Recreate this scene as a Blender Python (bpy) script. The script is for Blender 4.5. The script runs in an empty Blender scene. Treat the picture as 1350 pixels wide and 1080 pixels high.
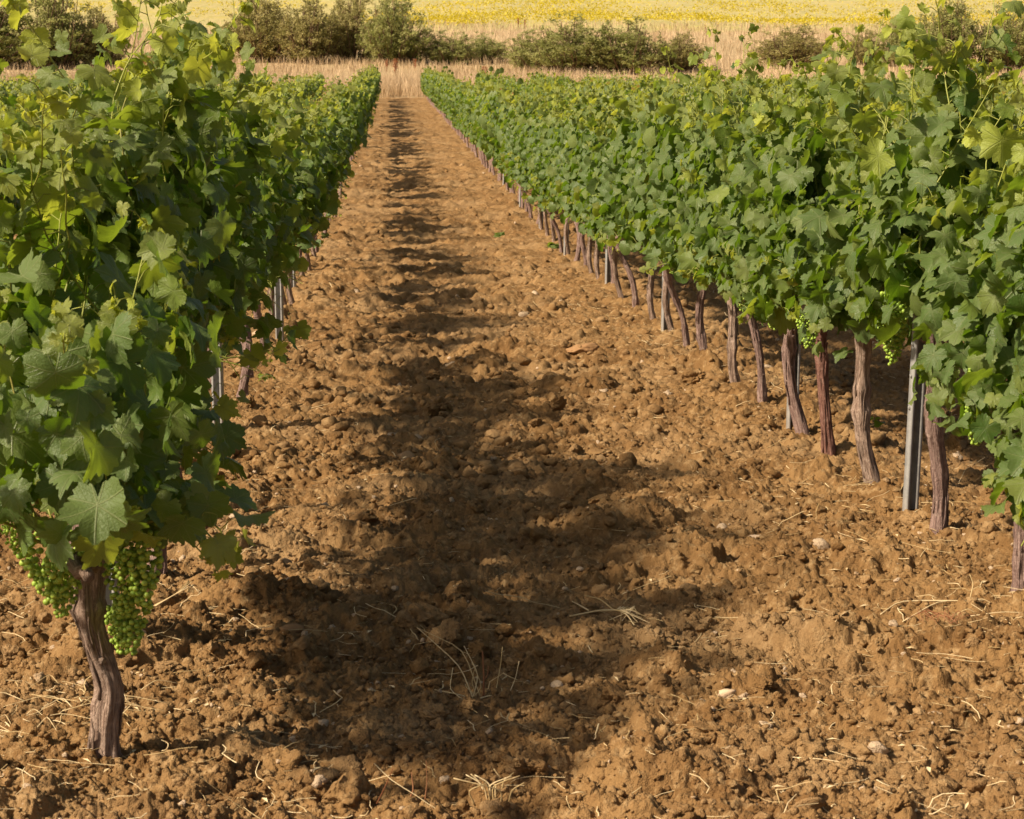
import bpy, math, random
import numpy as np
from mathutils import Matrix, Vector

PI = math.pi
scene = bpy.context.scene
COL = scene.collection
RNG = np.random.default_rng(7)

# ------------------------------------------------------------------ noise
def _hash(ix, iy, seed):
    h = (ix.astype(np.int64) * 374761393 + iy.astype(np.int64) * 668265263 + seed * 974634777) & 0xFFFFFFFF
    h = ((h ^ (h >> 13)) * 1274126177) & 0xFFFFFFFF
    h = ((h ^ (h >> 16)) * 2246822519) & 0xFFFFFFFF
    return ((h ^ (h >> 15)) & 0xFFFFFF).astype(np.float32) / np.float32(0xFFFFFF)

def vnoise(x, y, seed):
    ix, iy = np.floor(x), np.floor(y)
    fx, fy = (x - ix).astype(np.float32), (y - iy).astype(np.float32)
    fx = fx * fx * (3 - 2 * fx); fy = fy * fy * (3 - 2 * fy)
    a, b = _hash(ix, iy, seed), _hash(ix + 1, iy, seed)
    c, d = _hash(ix, iy + 1, seed), _hash(ix + 1, iy + 1, seed)
    return (a + (b - a) * fx) * (1 - fy) + (c + (d - c) * fx) * fy - 0.5

def fbm(x, y, seed, n=4, gain=0.5):
    r, a, f = 0.0, 1.0, 1.0
    for k in range(n):
        r = r + a * vnoise(x * f + 13.7 * k, y * f - 7.1 * k, seed + k)
        a *= gain; f *= 2.03
    return r

def clod_field(x, y, s, prob, seed, flat=0.75):
    """Height (in units of s) of the highest lumpy clod over each point."""
    gx, gy = np.floor(x / s), np.floor(y / s)
    out = np.zeros(x.shape, np.float32)
    for dx in (-1, 0, 1):
        for dy in (-1, 0, 1):
            cx, cy = gx + dx, gy + dy
            on = _hash(cx, cy, seed) < prob
            px = (cx + 0.15 + 0.7 * _hash(cx, cy, seed + 1)) * s
            py = (cy + 0.15 + 0.7 * _hash(cx, cy, seed + 2)) * s
            r = s * (0.28 + 0.34 * _hash(cx, cy, seed + 3) ** 1.5)
            an = _hash(cx, cy, seed + 4) * PI
            asp = 0.7 + 0.6 * _hash(cx, cy, seed + 5)
            ca, sa = np.cos(an), np.sin(an)
            ux, uy = x - px, y - py
            q = ((ux * ca + uy * sa) / (r * asp)) ** 2 + ((-ux * sa + uy * ca) * asp / r) ** 2
            tilt = (ux * ca + uy * sa) / r * (_hash(cx, cy, seed + 6) - 0.5) * 0.7
            h = np.where(on & (q < 1), np.minimum(np.maximum(0, 1 - q) ** .5, .84 + .4 * tilt) * (flat + tilt) * r / s, 0)
            out = np.maximum(out, h.astype(np.float32))
    return out

# ------------------------------------------------------------------ terrain
ROW_GAP = 2.82
ROW_L, ROW_R = -0.82, 2.0
ROW_XS = [ROW_L - ROW_GAP * k for k in range(0, 8)] + [ROW_R + ROW_GAP * k for k in range(0, 10)]
PY = np.array([-60, -10, 0, 20, 27, 34, 51, 80, 115, 125, 140, 165, 200, 300, 480, 700], float)
PZ = np.array([0, 0, 0, 0, .05, .27, .76, 1.66, 2.76, 3.45, 5.1, 7.1, 9.9, 20.6, 42, 70], float)

def _pchip(xq):
    h = np.diff(PY); d = np.diff(PZ) / h
    m = np.zeros_like(PY); m[0], m[-1] = d[0], d[-1]
    for i in range(1, len(PY) - 1):
        m[i] = 0 if d[i - 1] * d[i] <= 0 else 2 * d[i - 1] * d[i] / (d[i - 1] + d[i])
    i = np.clip(np.searchsorted(PY, xq) - 1, 0, len(PY) - 2)
    t = (xq - PY[i]) / h[i]
    return ((2*t**3 - 3*t**2 + 1) * PZ[i] + (t**3 - 2*t**2 + t) * h[i] * m[i] + (-2*t**3 + 3*t**2) * PZ[i+1] + (t**3 - t**2) * h[i] * m[i+1])

END = 114.5
def smooth(a, b, x):
    t = np.clip((x - a) / (b - a), 0, 1)
    return t * t * (3 - 2 * t)

def macro(x, y):
    x = np.asarray(x, float); y = np.asarray(y, float)
    z = _pchip(y)
    till = 1 - smooth(END - .5, END + 1.5, y)
    rows = ((x - ROW_L + ROW_GAP / 2) % ROW_GAP) - ROW_GAP / 2
    z = z + till * (0.03 * np.exp(-(rows / 0.42) ** 2) - 0.025)
    z = z + till * 0.05 * fbm(x * 0.9, y * 1.1, 5, 3)
    z = z + till * (0.035 + .035 * smooth(11, 20, y)) * fbm(x * 0.30, y * 1.6, 11, 2)      # cross undulation left by the tiller
    z = z + (1 - till) * 0.5 * fbm(x * 0.05, y * 0.05, 21, 3)
    return z

def micro(x, y, cell):
    """Crumbly tilled soil, each size only where the mesh is fine enough to carry it."""
    wx = x + 0.06 * fbm(x * 8, y * 8, 31, 3)
    wy = y + 0.06 * fbm(x * 8 + 50, y * 8, 35, 3)
    vx = x + 0.016 * fbm(x * 30, y * 30, 33, 3)
    vy = y + 0.016 * fbm(x * 30, y * 30 + 9, 37, 3)
    z = 0.0
    for s, p, k, sd in ((.36, .36, .40, 100), (.17, .42, .50, 200), (.085, .5, .52, 300), (.046, .62, .58, 400), (.030, .85, .62, 500), (.019, .9, .7, 600)):
        w = smooth(1.3, 3.0, s / cell)
        m = w > 0
        if not m.any(): continue
        c = np.zeros(x.shape, np.float32)
        c[m] = clod_field(wx[m], wy[m], s, p, sd) if s > .1 else clod_field(vx[m], vy[m], s, p, sd, .85)
        z = z + w * c * s * k
    z = z + 0.035 * fbm(x * 5, y * 5, 41, 3) * smooth(1, 3, .2 / cell)
    r = fbm(x * 26, y * 26, 43, 4, .6)
    z = z + (0.016 * r - 0.020 * np.maximum(0, .12 - np.abs(r))) * smooth(1, 3, .03 / cell)
    return z

def ground_z(x, y):
    return float(macro(np.array([x]), np.array([y]))[0])

# ------------------------------------------------------------------ mesh helpers
def mesh_from(name, V, F, mat=None, smooth_sh=True, uv=None, col=None):
    """V (N,3); F: (M,3) or (M,4) array or list of those; uv per vertex; col per vertex rgba."""
    me = bpy.data.meshes.new(name)
    Fs = F if isinstance(F, list) else [F]
    Fs = [np.asarray(f, np.int32) for f in Fs if len(f)]
    me.vertices.add(len(V))
    me.vertices.foreach_set('co', np.ascontiguousarray(V, np.float32).ravel())
    loops = np.concatenate([f.ravel() for f in Fs])
    starts, off = [], 0
    for f in Fs:
        starts.append(off + np.arange(len(f)) * f.shape[1]); off += f.size
    starts = np.concatenate(starts).astype(np.int32)
    me.loops.add(len(loops)); me.loops.foreach_set('vertex_index', loops.astype(np.int32))
    me.polygons.add(len(starts)); me.polygons.foreach_set('loop_start', starts)
    if smooth_sh:
        me.polygons.foreach_set('use_smooth', np.ones(len(starts), bool))
    me.update(calc_edges=True)
    if uv is not None:
        l = me.uv_layers.new(name='UVMap')
        l.data.foreach_set('uv', np.ascontiguousarray(uv, np.float32)[loops].ravel())
    if col is not None:
        a = me.attributes.new('tone', 'FLOAT_COLOR', 'POINT')
        a.data.foreach_set('color', np.ascontiguousarray(col, np.float32).ravel())
    if mat: me.materials.append(mat)
    me.validate(verbose=False)
    return me

def obj(name, me, parent=None, loc=None):
    o = bpy.data.objects.new(name, me)
    COL.objects.link(o)
    if parent is not None: o.parent = parent
    if loc is not None: o.location = loc
    return o

def tag(o, label, cat, group=None, kind=None):
    if kind: o['kind'] = kind
    o['label'] = label
    o['category'] = cat
    if group: o['group'] = group
    return o

def empty(name, loc, rz=0.0):
    e = bpy.data.objects.new(name, None); COL.objects.link(e)
    e.location = loc; e.rotation_euler = (0, 0, rz); e.empty_display_size = .1
    return e

class Geo:
    """Collects verts/faces/uv/tone and joins them."""
    def __init__(s): s.V, s.T, s.Q, s.U, s.C, s.n = [], [], [], [], [], 0
    def add(s, V, T=None, Q=None, U=None, C=None):
        V = np.asarray(V, np.float32); m = len(V)
        s.V.append(V)
        if T is not None and len(T): s.T.append(np.asarray(T, np.int64) + s.n)
        if Q is not None and len(Q): s.Q.append(np.asarray(Q, np.int64) + s.n)
        s.U.append(np.zeros((m, 2), np.float32) if U is None else np.asarray(U, np.float32))
        c = np.zeros((m, 4), np.float32) if C is None else np.broadcast_to(np.asarray(C, np.float32), (m, 4))
        s.C.append(c); s.n += m
    def mesh(s, name, mat, smooth_sh=True):
        F = []
        if s.T: F.append(np.concatenate(s.T))
        if s.Q: F.append(np.concatenate(s.Q))
        return mesh_from(name, np.concatenate(s.V), F, mat, smooth_sh, np.concatenate(s.U), np.concatenate(s.C))

def nrm(v):
    return v / np.maximum(np.linalg.norm(v, axis=-1, keepdims=True), 1e-9)

def tube(P, R, seg=8, bump=None, cap=True):
    """Swept tube along points P (n,3) with radii R (n,); bump(i, angle)->factor array."""
    P = np.asarray(P, float); R = np.broadcast_to(np.asarray(R, float), (len(P),))
    T = nrm(np.gradient(P, axis=0))
    ref = np.array([1.0, 0, 0]) if abs(T[0][0]) < .8 else np.array([0, 0, 1.0])
    n0 = nrm(np.cross(T[0], ref)); N = [n0]
    for i in range(1, len(P)):
        v = N[-1] - T[i] * np.dot(N[-1], T[i]); N.append(nrm(v))
    N = np.array(N); B = np.cross(T, N)
    a = np.linspace(0, 2 * PI, seg, endpoint=False)
    rad = R[:, None] * np.ones((1, seg))
    if bump is not None: rad = rad * bump
    V = P[:, None] + rad[..., None] * (np.cos(a)[None, :, None] * N[:, None] + np.sin(a)[None, :, None] * B[:, None])
    L = np.concatenate([[0], np.cumsum(np.linalg.norm(np.diff(P, axis=0), axis=1))])
    U = np.stack([np.broadcast_to(a / (2 * PI), (len(P), seg)), np.broadcast_to(L[:, None], (len(P), seg))], -1)
    i, j = np.meshgrid(np.arange(len(P) - 1), np.arange(seg), indexing='ij')
    j2 = (j + 1) % seg
    Q = np.stack([i * seg + j, i * seg + j2, (i + 1) * seg + j2, (i + 1) * seg + j], -1).reshape(-1, 4)
    V = V.reshape(-1, 3); U = U.reshape(-1, 2); T3 = []
    if cap:
        k = len(V); V = np.vstack([V, P[0], P[-1]]); U = np.vstack([U, [0, 0], [0, L[-1]]])
        e = (len(P) - 1) * seg
        for q in range(seg):
            T3.append((k, (q + 1) % seg, q)); T3.append((k + 1, e + q, e + (q + 1) % seg))
    return V, T3, Q, U

# ------------------------------------------------------------------ materials
class NT:
    def __init__(s, name):
        s.m = bpy.data.materials.new(name); s.m.use_nodes = True
        s.t = s.m.node_tree; s.t.nodes.clear()
        s.out = s.n('ShaderNodeOutputMaterial')
    def n(s, typ, **kw):
        nd = s.t.nodes.new(typ)
        for k, v in kw.items(): setattr(nd, k, v)
        return nd
    def l(s, a, b): s.t.links.new(a, b)
    def val(s, sock, v):
        if isinstance(v, bpy.types.NodeSocket): s.l(v, sock)
        else: sock.default_value = v
    def math(s, op, a, b=0.0, c=0.0, clamp=False):
        nd = s.n('ShaderNodeMath', operation=op, use_clamp=clamp)
        s.val(nd.inputs[0], a); s.val(nd.inputs[1], b); s.val(nd.inputs[2], c)
        return nd.outputs[0]
    def mix(s, f, a, b, blend='MIX'):
        nd = s.n('ShaderNodeMix', data_type='RGBA', blend_type=blend)
        s.val(nd.inputs[0], f)
        s.val(nd.inputs[6], (*a, 1) if isinstance(a, tuple) else a)
        s.val(nd.inputs[7], (*b, 1) if isinstance(b, tuple) else b)
        return nd.outputs[2]
    def rng(s, v, a, b, c=0.0, d=1.0, typ='SMOOTHSTEP'):
        nd = s.n('ShaderNodeMapRange', interpolation_type=typ)
        s.val(nd.inputs[0], v)
        for k, q in zip((1, 2, 3, 4), (a, b, c, d)): s.val(nd.inputs[k], q)
        return nd.outputs[0]
    def noise(s, vec, scale, detail=4, rough=.55, dist=0.0):
        nd = s.n('ShaderNodeTexNoise'); s.l(vec, nd.inputs['Vector'])
        nd.inputs['Scale'].default_value = scale; nd.inputs['Detail'].default_value = detail
        nd.inputs['Roughness'].default_value = rough; nd.inputs['Distortion'].default_value = dist
        return nd.outputs[0]
    def attr(s, name='tone'):
        a = s.n('ShaderNodeAttribute', attribute_name=name)
        sp = s.n('ShaderNodeSeparateColor'); s.l(a.outputs['Color'], sp.inputs[0])
        return sp.outputs[0], sp.outputs[1], sp.outputs[2]
    def principled(s, col, rough=.8, spec=.3, normal=None, **kw):
        p = s.n('ShaderNodeBsdfPrincipled')
        s.val(p.inputs['Base Color'], (*col, 1) if isinstance(col, tuple) else col)
        s.val(p.inputs['Roughness'], rough); s.val(p.inputs['Specular IOR Level'], spec)
        for k, v in kw.items(): s.val(p.inputs[k.replace('_', ' ')], v)
        if normal is not None: s.l(normal, p.inputs['Normal'])
        return p.outputs[0]
    def bump(s, h, strength=.5, dist=.01):
        b = s.n('ShaderNodeBump'); b.inputs['Strength'].default_value = strength
        b.inputs['Distance'].default_value = dist; s.l(h, b.inputs['Height'])
        return b.outputs[0]
    def done(s, sh):
        s.l(sh, s.out.inputs[0]); return s.m

SOIL_A, SOIL_B, SOIL_C = (.305, .178, .074), (.202, .109, .042), (.41, .268, .130)
def soil_color(t, pos):
    n1 = t.noise(pos, 3.1, 5, .6); n2 = t.noise(pos, 23, 5, .65); n3 = t.noise(pos, 95, 3, .6)
    c = t.mix(t.rng(n1, .35, .65), SOIL_A, SOIL_B)
    c = t.mix(t.rng(n2, .50, .70), c, SOIL_C)
    c = t.mix(t.rng(t.noise(pos, .9, 4, .6), .46, .66, 0, .40), c, (.43, .29, .15))
    c = t.mix(t.rng(n3, .55, .75, 0, .6), c, (.20, .10, .04))
    return c, n2, n3

def mat_ground():
    t = NT('ground_soil_and_grass')
    g = t.n('ShaderNodeNewGeometry'); pos = g.outputs['Position']
    c, n2, n3 = soil_color(t, pos)
    sp = t.n('ShaderNodeSeparateXYZ'); t.l(pos, sp.inputs[0])
    y = sp.outputs[1]
    j = t.noise(pos, .6, 4, .6)
    yj = t.math('MULTIPLY_ADD', j, 3.0, y)
    grass = t.mix(t.rng(t.noise(pos, 1.1, 5, .65), .35, .65), (.48, .35, .20), (.38, .27, .15))
    grass = t.mix(t.rng(t.noise(pos, .12, 4, .6), .4, .7, 0, .6), grass, (.44, .35, .19))
    c = t.mix(t.rng(yj, END + 1.2, END + 2.6), c, grass)
    # flowering field higher up
    mp = t.n('ShaderNodeMapping'); t.l(pos, mp.inputs[0]); mp.inputs['Scale'].default_value = (.30, .10, .3)
    f1 = t.noise(mp.outputs[0], 1.0, 5, .62)
    mp2 = t.n('ShaderNodeMapping'); t.l(pos, mp2.inputs[0]); mp2.inputs['Scale'].default_value = (1.6, .5, 1)
    f2 = t.noise(mp2.outputs[0], 1.0, 5, .7)
    fl = t.rng(t.math('MULTIPLY_ADD', f2, .9, f1), .92, 1.25, 0, .45)
    field = t.mix(t.rng(f2, .4, .62), (.49, .41, .185), (.37, .345, .15))
    field = t.mix(fl, field, (.58, .46, .06))
    yf = t.math('MULTIPLY_ADD', t.noise(pos, .05, 3, .6), 40.0, y)
    c = t.mix(t.rng(yf, 212, 226), c, field)
    micro_b = t.math('MULTIPLY_ADD', n3, .5, n2)
    nb = t.noise(pos, 260, 3, .6)
    b = t.bump(t.math('MULTIPLY_ADD', nb, .5, t.math('MULTIPLY_ADD', t.noise(pos, 60, 4, .7), 1.0, micro_b)), .9, .014)
    return t.done(t.principled(c, .95, .12, b))

def mat_clod():
    t = NT('soil_clod')
    g = t.n('ShaderNodeNewGeometry'); pos = g.outputs['Position']
    c, n2, n3 = soil_color(t, pos)
    r, _, _ = t.attr()
    c = t.mix(t.rng(r, .55, 1, 0, .5, 'LINEAR'), c, (.44, .285, .145))
    c = t.mix(t.rng(r, 0, .3, .5, 0, 'LINEAR'), c, (.20, .105, .042))
    c = t.mix(t.rng(r, .975, .98, 0, .8, 'LINEAR'), c, (.60, .46, .32))
    b = t.bump(t.math('MULTIPLY_ADD', t.noise(pos, 200, 3, .6), .6, t.math('MULTIPLY_ADD', t.noise(pos, 70, 4, .7), 1.0, n2)), .9, .014)
    return t.done(t.principled(c, .95, .12, b))

def mat_leaf():
    t = NT('vine_leaf')
    uv = t.n('ShaderNodeTexCoord').outputs['UV']
    r, young, dust = t.attr()  # young also carries the sunlit brightness painted on high leaves
    sp = t.n('ShaderNodeSeparateXYZ'); t.l(uv, sp.inputs[0])
    u, v = sp.outputs[0], sp.outputs[1]
    th = t.math('ARCTAN2', u, v)
    rad = t.math('SQRT', t.math('ADD', t.math('MULTIPLY', u, u), t.math('MULTIPLY', v, v)))
    a = t.math('PINGPONG', th, math.radians(27))
    d = t.math('MULTIPLY', rad, t.math('SINE', a))
    vein = t.rng(d, .006, .026, 1, 0)
    # secondary veins fork off the main ones
    q = t.math('ADD', t.math('MULTIPLY', rad, t.math('COSINE', a)), t.math('MULTIPLY', d, -1.1))
    s2 = t.math('ABSOLUTE', t.math('SUBTRACT', t.math('FRACT', t.math('MULTIPLY', q, 5.5)), .5))
    vein2 = t.rng(s2, .0, .09, .45, 0)
    vn = t.math('MAXIMUM', vein, vein2)
    pos = t.n('ShaderNodeNewGeometry')
    P = pos.outputs['Position']
    nz = t.noise(P, 42, 4, .6)
    c = t.mix(t.rng(r, 0, 1, 0, 1, 'LINEAR'), (.038, .098, .020), (.100, .172, .036))
    c = t.mix(t.rng(nz, .35, .7, 0, .5), c, (.095, .135, .032))
    c = t.mix(t.rng(dust, .2, 1, 0, .42, 'LINEAR'), c, (.15, .195, .065))
    c = t.mix(young, c, (.42, .48, .085))
    c = t.mix(t.math('MULTIPLY', vn, .35), c, (.20, .24, .08))
    c = t.mix(t.math('MULTIPLY', t.rng(r, .984, .988), t.rng(t.noise(P, 30, 3, .6), .40, .55)), c, (.34, .15, .05))
    back = t.mix(young, (.095, .150, .045), (.25, .29, .07))
    back = t.mix(t.math('MULTIPLY', vn, .6), back, (.22, .25, .11))
    cc = t.mix(pos.outputs['Backfacing'], c, back)
    h = t.math('ADD', t.math('MULTIPLY', vn, -1.0), t.math('MULTIPLY', t.noise(P, 170, 3, .6), 1.4))
    b = t.bump(h, .6, .003)
    s = t.principled(cc, t.rng(r, 0, 1, .30, .48, 'LINEAR'), .30, b)
    tr = t.n('ShaderNodeBsdfTranslucent')
    t.l(t.mix(young, (.20, .38, .02), (.62, .66, .07)), tr.inputs[0])
    mx = t.n('ShaderNodeMixShader'); t.val(mx.inputs[0], t.rng(young, 0, 1, .30, .42, 'LINEAR'))
    t.l(s, mx.inputs[1]); t.l(tr.outputs[0], mx.inputs[2])
    return t.done(mx.outputs[0])

def mat_shoot():
    t = NT('green_shoot')
    r, young, _ = t.attr()
    c = t.mix(young, (.13, .15, .035), (.30, .33, .06))
    c = t.mix(t.rng(r, .6, 1, 0, .8), c, (.20, .10, .05))
    return t.done(t.principled(c, .5, .4))

def mat_bark(name, a, b_, c_):
    t = NT(name)
    uv = t.n('ShaderNodeTexCoord').outputs['UV']
    P = t.n('ShaderNodeNewGeometry').outputs['Position']
    mp = t.n('ShaderNodeMapping'); t.l(uv, mp.inputs[0]); mp.inputs['Scale'].default_value = (26, 11, 1)
    n1 = t.noise(mp.outputs[0], 1.4, 6, .65, .6)
    n2 = t.noise(P, 34, 4, .6)
    c = t.mix(t.rng(n1, .35, .68), a, b_)
    c = t.mix(t.rng(n2, .50, .72, 0, .7), c, c_)
    h = t.math('MULTIPLY_ADD', n1, 1.0, t.math('MULTIPLY', t.noise(P, 120, 3, .6), .35))
    return t.done(t.principled(c, .85, .2, t.bump(h, 1.0, .016)))

def mat_berry():
    t = NT('green_grape')
    r, _, _ = t.attr()
    c = t.mix(r, (.20, .33, .042), (.34, .47, .075))
    return t.done(t.principled(c, t.rng(t.noise(t.n('ShaderNodeNewGeometry').outputs['Position'], 240, 3, .6), .3, .7, .35, .62), .4, Subsurface_Weight=.15, Subsurface_Scale=.006, Subsurface_Radius=(.6, 1, .2)))

def mat_steel():
    t = NT('galvanised_steel')
    P = t.n('ShaderNodeNewGeometry').outputs['Position']
    n = t.noise(P, 28, 5, .65)
    sp = t.n('ShaderNodeSeparateXYZ'); t.l(P, sp.inputs[0])
    c = t.mix(t.rng(n, .35, .7), (.40, .40, .385), (.27, .27, .265))
    dirt = t.rng(t.math('MULTIPLY_ADD', n, .2, t.n('ShaderNodeTexCoord').outputs['Generated'] if False else sp.outputs[2]), .02, .28, .55, 0)
    c = t.mix(dirt, c, (.30, .20, .11))
    return t.done(t.principled(c, t.rng(n, .3, .7, .42, .62), .5, t.bump(n, .1, .002), Metallic=t.rng(dirt, 0, .5, .3, .05)))

def mat_simple(name, a, b_, scale=20, rough=.85, spec=.2, trans=None, bump=.0):
    t = NT(name)
    P = t.n('ShaderNodeNewGeometry').outputs['Position']
    r, g, _ = t.attr()
    n = t.noise(P, scale, 5, .62)
    f = t.math('ADD', t.math('MULTIPLY', n, .5), t.math('MULTIPLY', r, .6))
    c = t.mix(t.rng(f, .25, .85), a, b_)
    s = t.principled(c, rough, spec, t.bump(n, bump, .02) if bump else None)
    if trans:
        tr = t.n('ShaderNodeBsdfTranslucent'); t.l(c, tr.inputs[0])
        mx = t.n('ShaderNodeMixShader'); mx.inputs[0].default_value = trans
        t.l(s, mx.inputs[1]); t.l(tr.outputs[0], mx.inputs[2]); s = mx.outputs[0]
    return t.done(s)

M_GROUND, M_CLOD, M_LEAF, M_SHOOT = mat_ground(), mat_clod(), mat_leaf(), mat_shoot()
M_BARK = mat_bark('vine_bark_grey', (.46, .335, .26), (.175, .110, .080), (.56, .43, .345))
M_BARK2 = mat_bark('vine_bark_mauve', (.40, .275, .235), (.165, .098, .082), (.48, .36, .30))
M_BARK3 = mat_bark('vine_bark_red', (.32, .165, .125), (.17, .078, .060), (.38, .23, .18))
M_BERRY, M_STEEL = mat_berry(), mat_steel()
M_STRAW = mat_simple('straw', (.50, .36, .17), (.78, .63, .38), 30, .7, .3)
M_DRYGRASS = mat_simple('dry_grass_blade', (.45, .325, .185), (.70, .54, .35), .5, .8, .2, .3)
M_DRYSTEM = mat_simple('dry_red_stem', (.24, .09, .04), (.36, .18, .09), 30)
M_STONE = mat_simple('pale_stone', (.40, .25, .13), (.62, .46, .31), 22, .9, .2, None, .5)
M_STONE2 = mat_simple('brown_stone', (.30, .165, .075), (.40, .25, .125), 14, .9, .2, None, .5)
M_BUSH = mat_simple('bush_leaf', (.24, .265, .07), (.47, .47, .19), .8, .7, .2, .5)
M_BUSH2 = mat_simple('bush_leaf_brown', (.28, .265, .085), (.50, .44, .19), .8, .7, .2, .5)
M_TWIG = mat_simple('bush_twig', (.12, .075, .045), (.20, .13, .08), 2)
M_DOCK = mat_simple('dock_seed', (.22, .07, .03), (.36, .13, .055), 2, .8)
M_FLOWER = mat_simple('yellow_flower', (.66, .55, .045), (.79, .67, .09), .2, .7, .2, .25)
M_WEED = mat_simple('weed_leaf', (.09, .15, .03), (.20, .26, .05), 30, .6, .3, .25)

# ------------------------------------------------------------------ camera, light
CAM_H = 1.525
cam = bpy.data.cameras.new('camera'); co = bpy.data.objects.new('camera', cam); COL.objects.link(co)
cam.sensor_width = 36; cam.lens = 36 * 2786 / 1350
cam.clip_start = .1; cam.clip_end = 3000
yaw, pitch = math.atan(160 / 2786), math.atan(380 / 2786)
fwd = Vector((math.sin(yaw) * math.cos(pitch), math.cos(yaw) * math.cos(pitch), -math.sin(pitch)))
co.location = (0, 0, CAM_H); co.rotation_euler = fwd.to_track_quat('-Z', 'Y').to_euler()
cam.dof.use_dof = True; cam.dof.focus_distance = 9.0; cam.dof.aperture_fstop = 16
scene.camera = co

SUN_EL = math.radians(39.5); SX, SY = -0.91, -0.42
w = bpy.data.worlds.new('World'); scene.world = w; w.use_nodes = True
wt = w.node_tree; bg = wt.nodes['Background']
sky = wt.nodes.new('ShaderNodeTexSky'); sky.sky_type = 'NISHITA'; sky.sun_disc = False
sky.sun_elevation = SUN_EL; sky.sun_rotation = math.atan2(SX, SY)
sky.air_density = 1.0; sky.dust_density = 3.5; sky.ozone_density = 1.0
wt.links.new(sky.outputs[0], bg.inputs[0]); bg.inputs[1].default_value = 0.063
sl = bpy.data.lights.new('sun', 'SUN'); sl.energy = 5.0; sl.angle = math.radians(3.0); sl.color = (1, .92, .79)
so = bpy.data.objects.new('sun', sl); COL.objects.link(so)
so.rotation_euler = Vector((-SX * math.cos(SUN_EL), -SY * math.cos(SUN_EL), -math.sin(SUN_EL))).to_track_quat('-Z', 'Y').to_euler()
so.location = (-20, -10, 30)
vs = scene.view_settings
vs.view_transform = 'Standard'; vs.look = 'None'; vs.gamma = 1; vs.exposure = 0.50; vs.use_white_balance = True; vs.white_balance_temperature = 7450; vs.white_balance_tint = 14; vs.use_curve_mapping = False
scene.cycles.use_denoising = True
scene.cycles.max_bounces = 6; scene.cycles.diffuse_bounces = 3; scene.cycles.transmission_bounces = 4; scene.cycles.transparent_max_bounces = 4

# ------------------------------------------------------------------ ground sheet
def build_ground():
    ys = list(np.linspace(-40, 0, 12)) + list(np.linspace(.4, 4.0, 60))
    y = 4.0
    while y < 30: y += .0010 * y; ys.append(y)
    while y < 60: y += .0019 * y; ys.append(y)
    while y < 120: y += .0034 * y; ys.append(y)
    while y < 700: y += .02 * y; ys.append(y)
    ys = np.array(ys)
    u = np.concatenate([-np.geomspace(1.9, .36, 34), np.linspace(-.32, .44, 1080), np.geomspace(.48, 1.9, 34)])
    Y = np.repeat(ys[:, None], len(u), 1)
    half = np.where(ys < 4, 4.0, ys)[:, None]
    X = u[None] * half + np.sign(u)[None] * np.where(np.abs(u) > .9, (np.abs(u) - .9) * 40, 0)[None]
    cell = np.maximum(np.gradient(X, axis=1), np.where(ys < 4, .06, np.gradient(ys) * .25)[:, None])
    x, y, c = X.ravel(), Y.ravel(), cell.ravel()
    z = macro(x, y)
    till = 1 - smooth(END - .2, END + 1.2, y)
    m = (till > 0) & (c < .3) & (y > 0)
    z[m] += micro(x[m], y[m], c[m]) * till[m]
    V = np.stack([x, y, z], 1)
    nr, nc = Y.shape
    i, j = np.meshgrid(np.arange(nr - 1), np.arange(nc - 1), indexing='ij')
    Q = np.stack([i * nc + j, i * nc + j + 1, (i + 1) * nc + j + 1, (i + 1) * nc + j], -1).reshape(-1, 4)
    o = obj('ground', mesh_from('ground', V, Q, M_GROUND, False))
    tag(o, 'tilled brown soil between the vine rows rising to a dry grass hillside', 'ground', kind='structure')
build_ground()

# ------------------------------------------------------------------ loose clods, straw
def ico(sub):
    import bmesh
    bm = bmesh.new(); bmesh.ops.create_icosphere(bm, subdivisions=sub, radius=1)
    V = np.array([v.co for v in bm.verts]); F = np.array([[v.index for v in f.verts] for f in bm.faces]); bm.free()
    return V, F

def noise3(P, f, seed):
    return (vnoise(P[:, 0] * f + 3.3, P[:, 1] * f + P[:, 2] * f * .7, seed) + vnoise(P[:, 1] * f - 5.1, P[:, 2] * f + P[:, 0] * f * .6, seed + 9)
            + vnoise(P[:, 2] * f + 8.7, P[:, 0] * f - P[:, 1] * f * .5, seed + 17))

def lump(sub, rng, rough=1.0):
    V, F = ico(sub); sd = int(rng.integers(1e6))
    d = 1 + rough * (.34 * noise3(V, 1.3, sd) + .28 * noise3(V, 2.9, sd + 40) + (.20 * noise3(V, 6, sd + 80) if sub > 2 else 0) + (.13 * noise3(V, 12, sd + 90) if sub > 3 else 0) + (.07 * noise3(V, 24, sd + 95) if sub > 4 else 0))
    V = V * d[:, None] * np.array([1, rng.uniform(.7, 1), rng.uniform(.55, .9)])
    for _ in range(4):                                   # broken flat faces
        n = nrm(rng.normal(size=3)); k = V @ n; lim = rng.uniform(.45, .85)
        V = V - np.maximum(0, k - lim)[:, None] * n * .85
    return V.astype(np.float32), F

def rand_rot(rng, n):
    q = nrm(rng.normal(size=(n, 4))); w_, x, y, z = q.T
    return np.stack([np.stack([1-2*(y*y+z*z), 2*(x*y-z*w_), 2*(x*z+y*w_)], -1),
                     np.stack([2*(x*y+z*w_), 1-2*(x*x+z*z), 2*(y*z-x*w_)], -1),
                     np.stack([2*(x*z-y*w_), 2*(y*z+x*w_), 1-2*(x*x+y*y)], -1)], 1)

def surf(x, y):
    """Finished soil height (macro + crumbs of the mid sizes)."""
    return macro(x, y) + micro(x, y, np.maximum(.0012 * y, .004))

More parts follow.
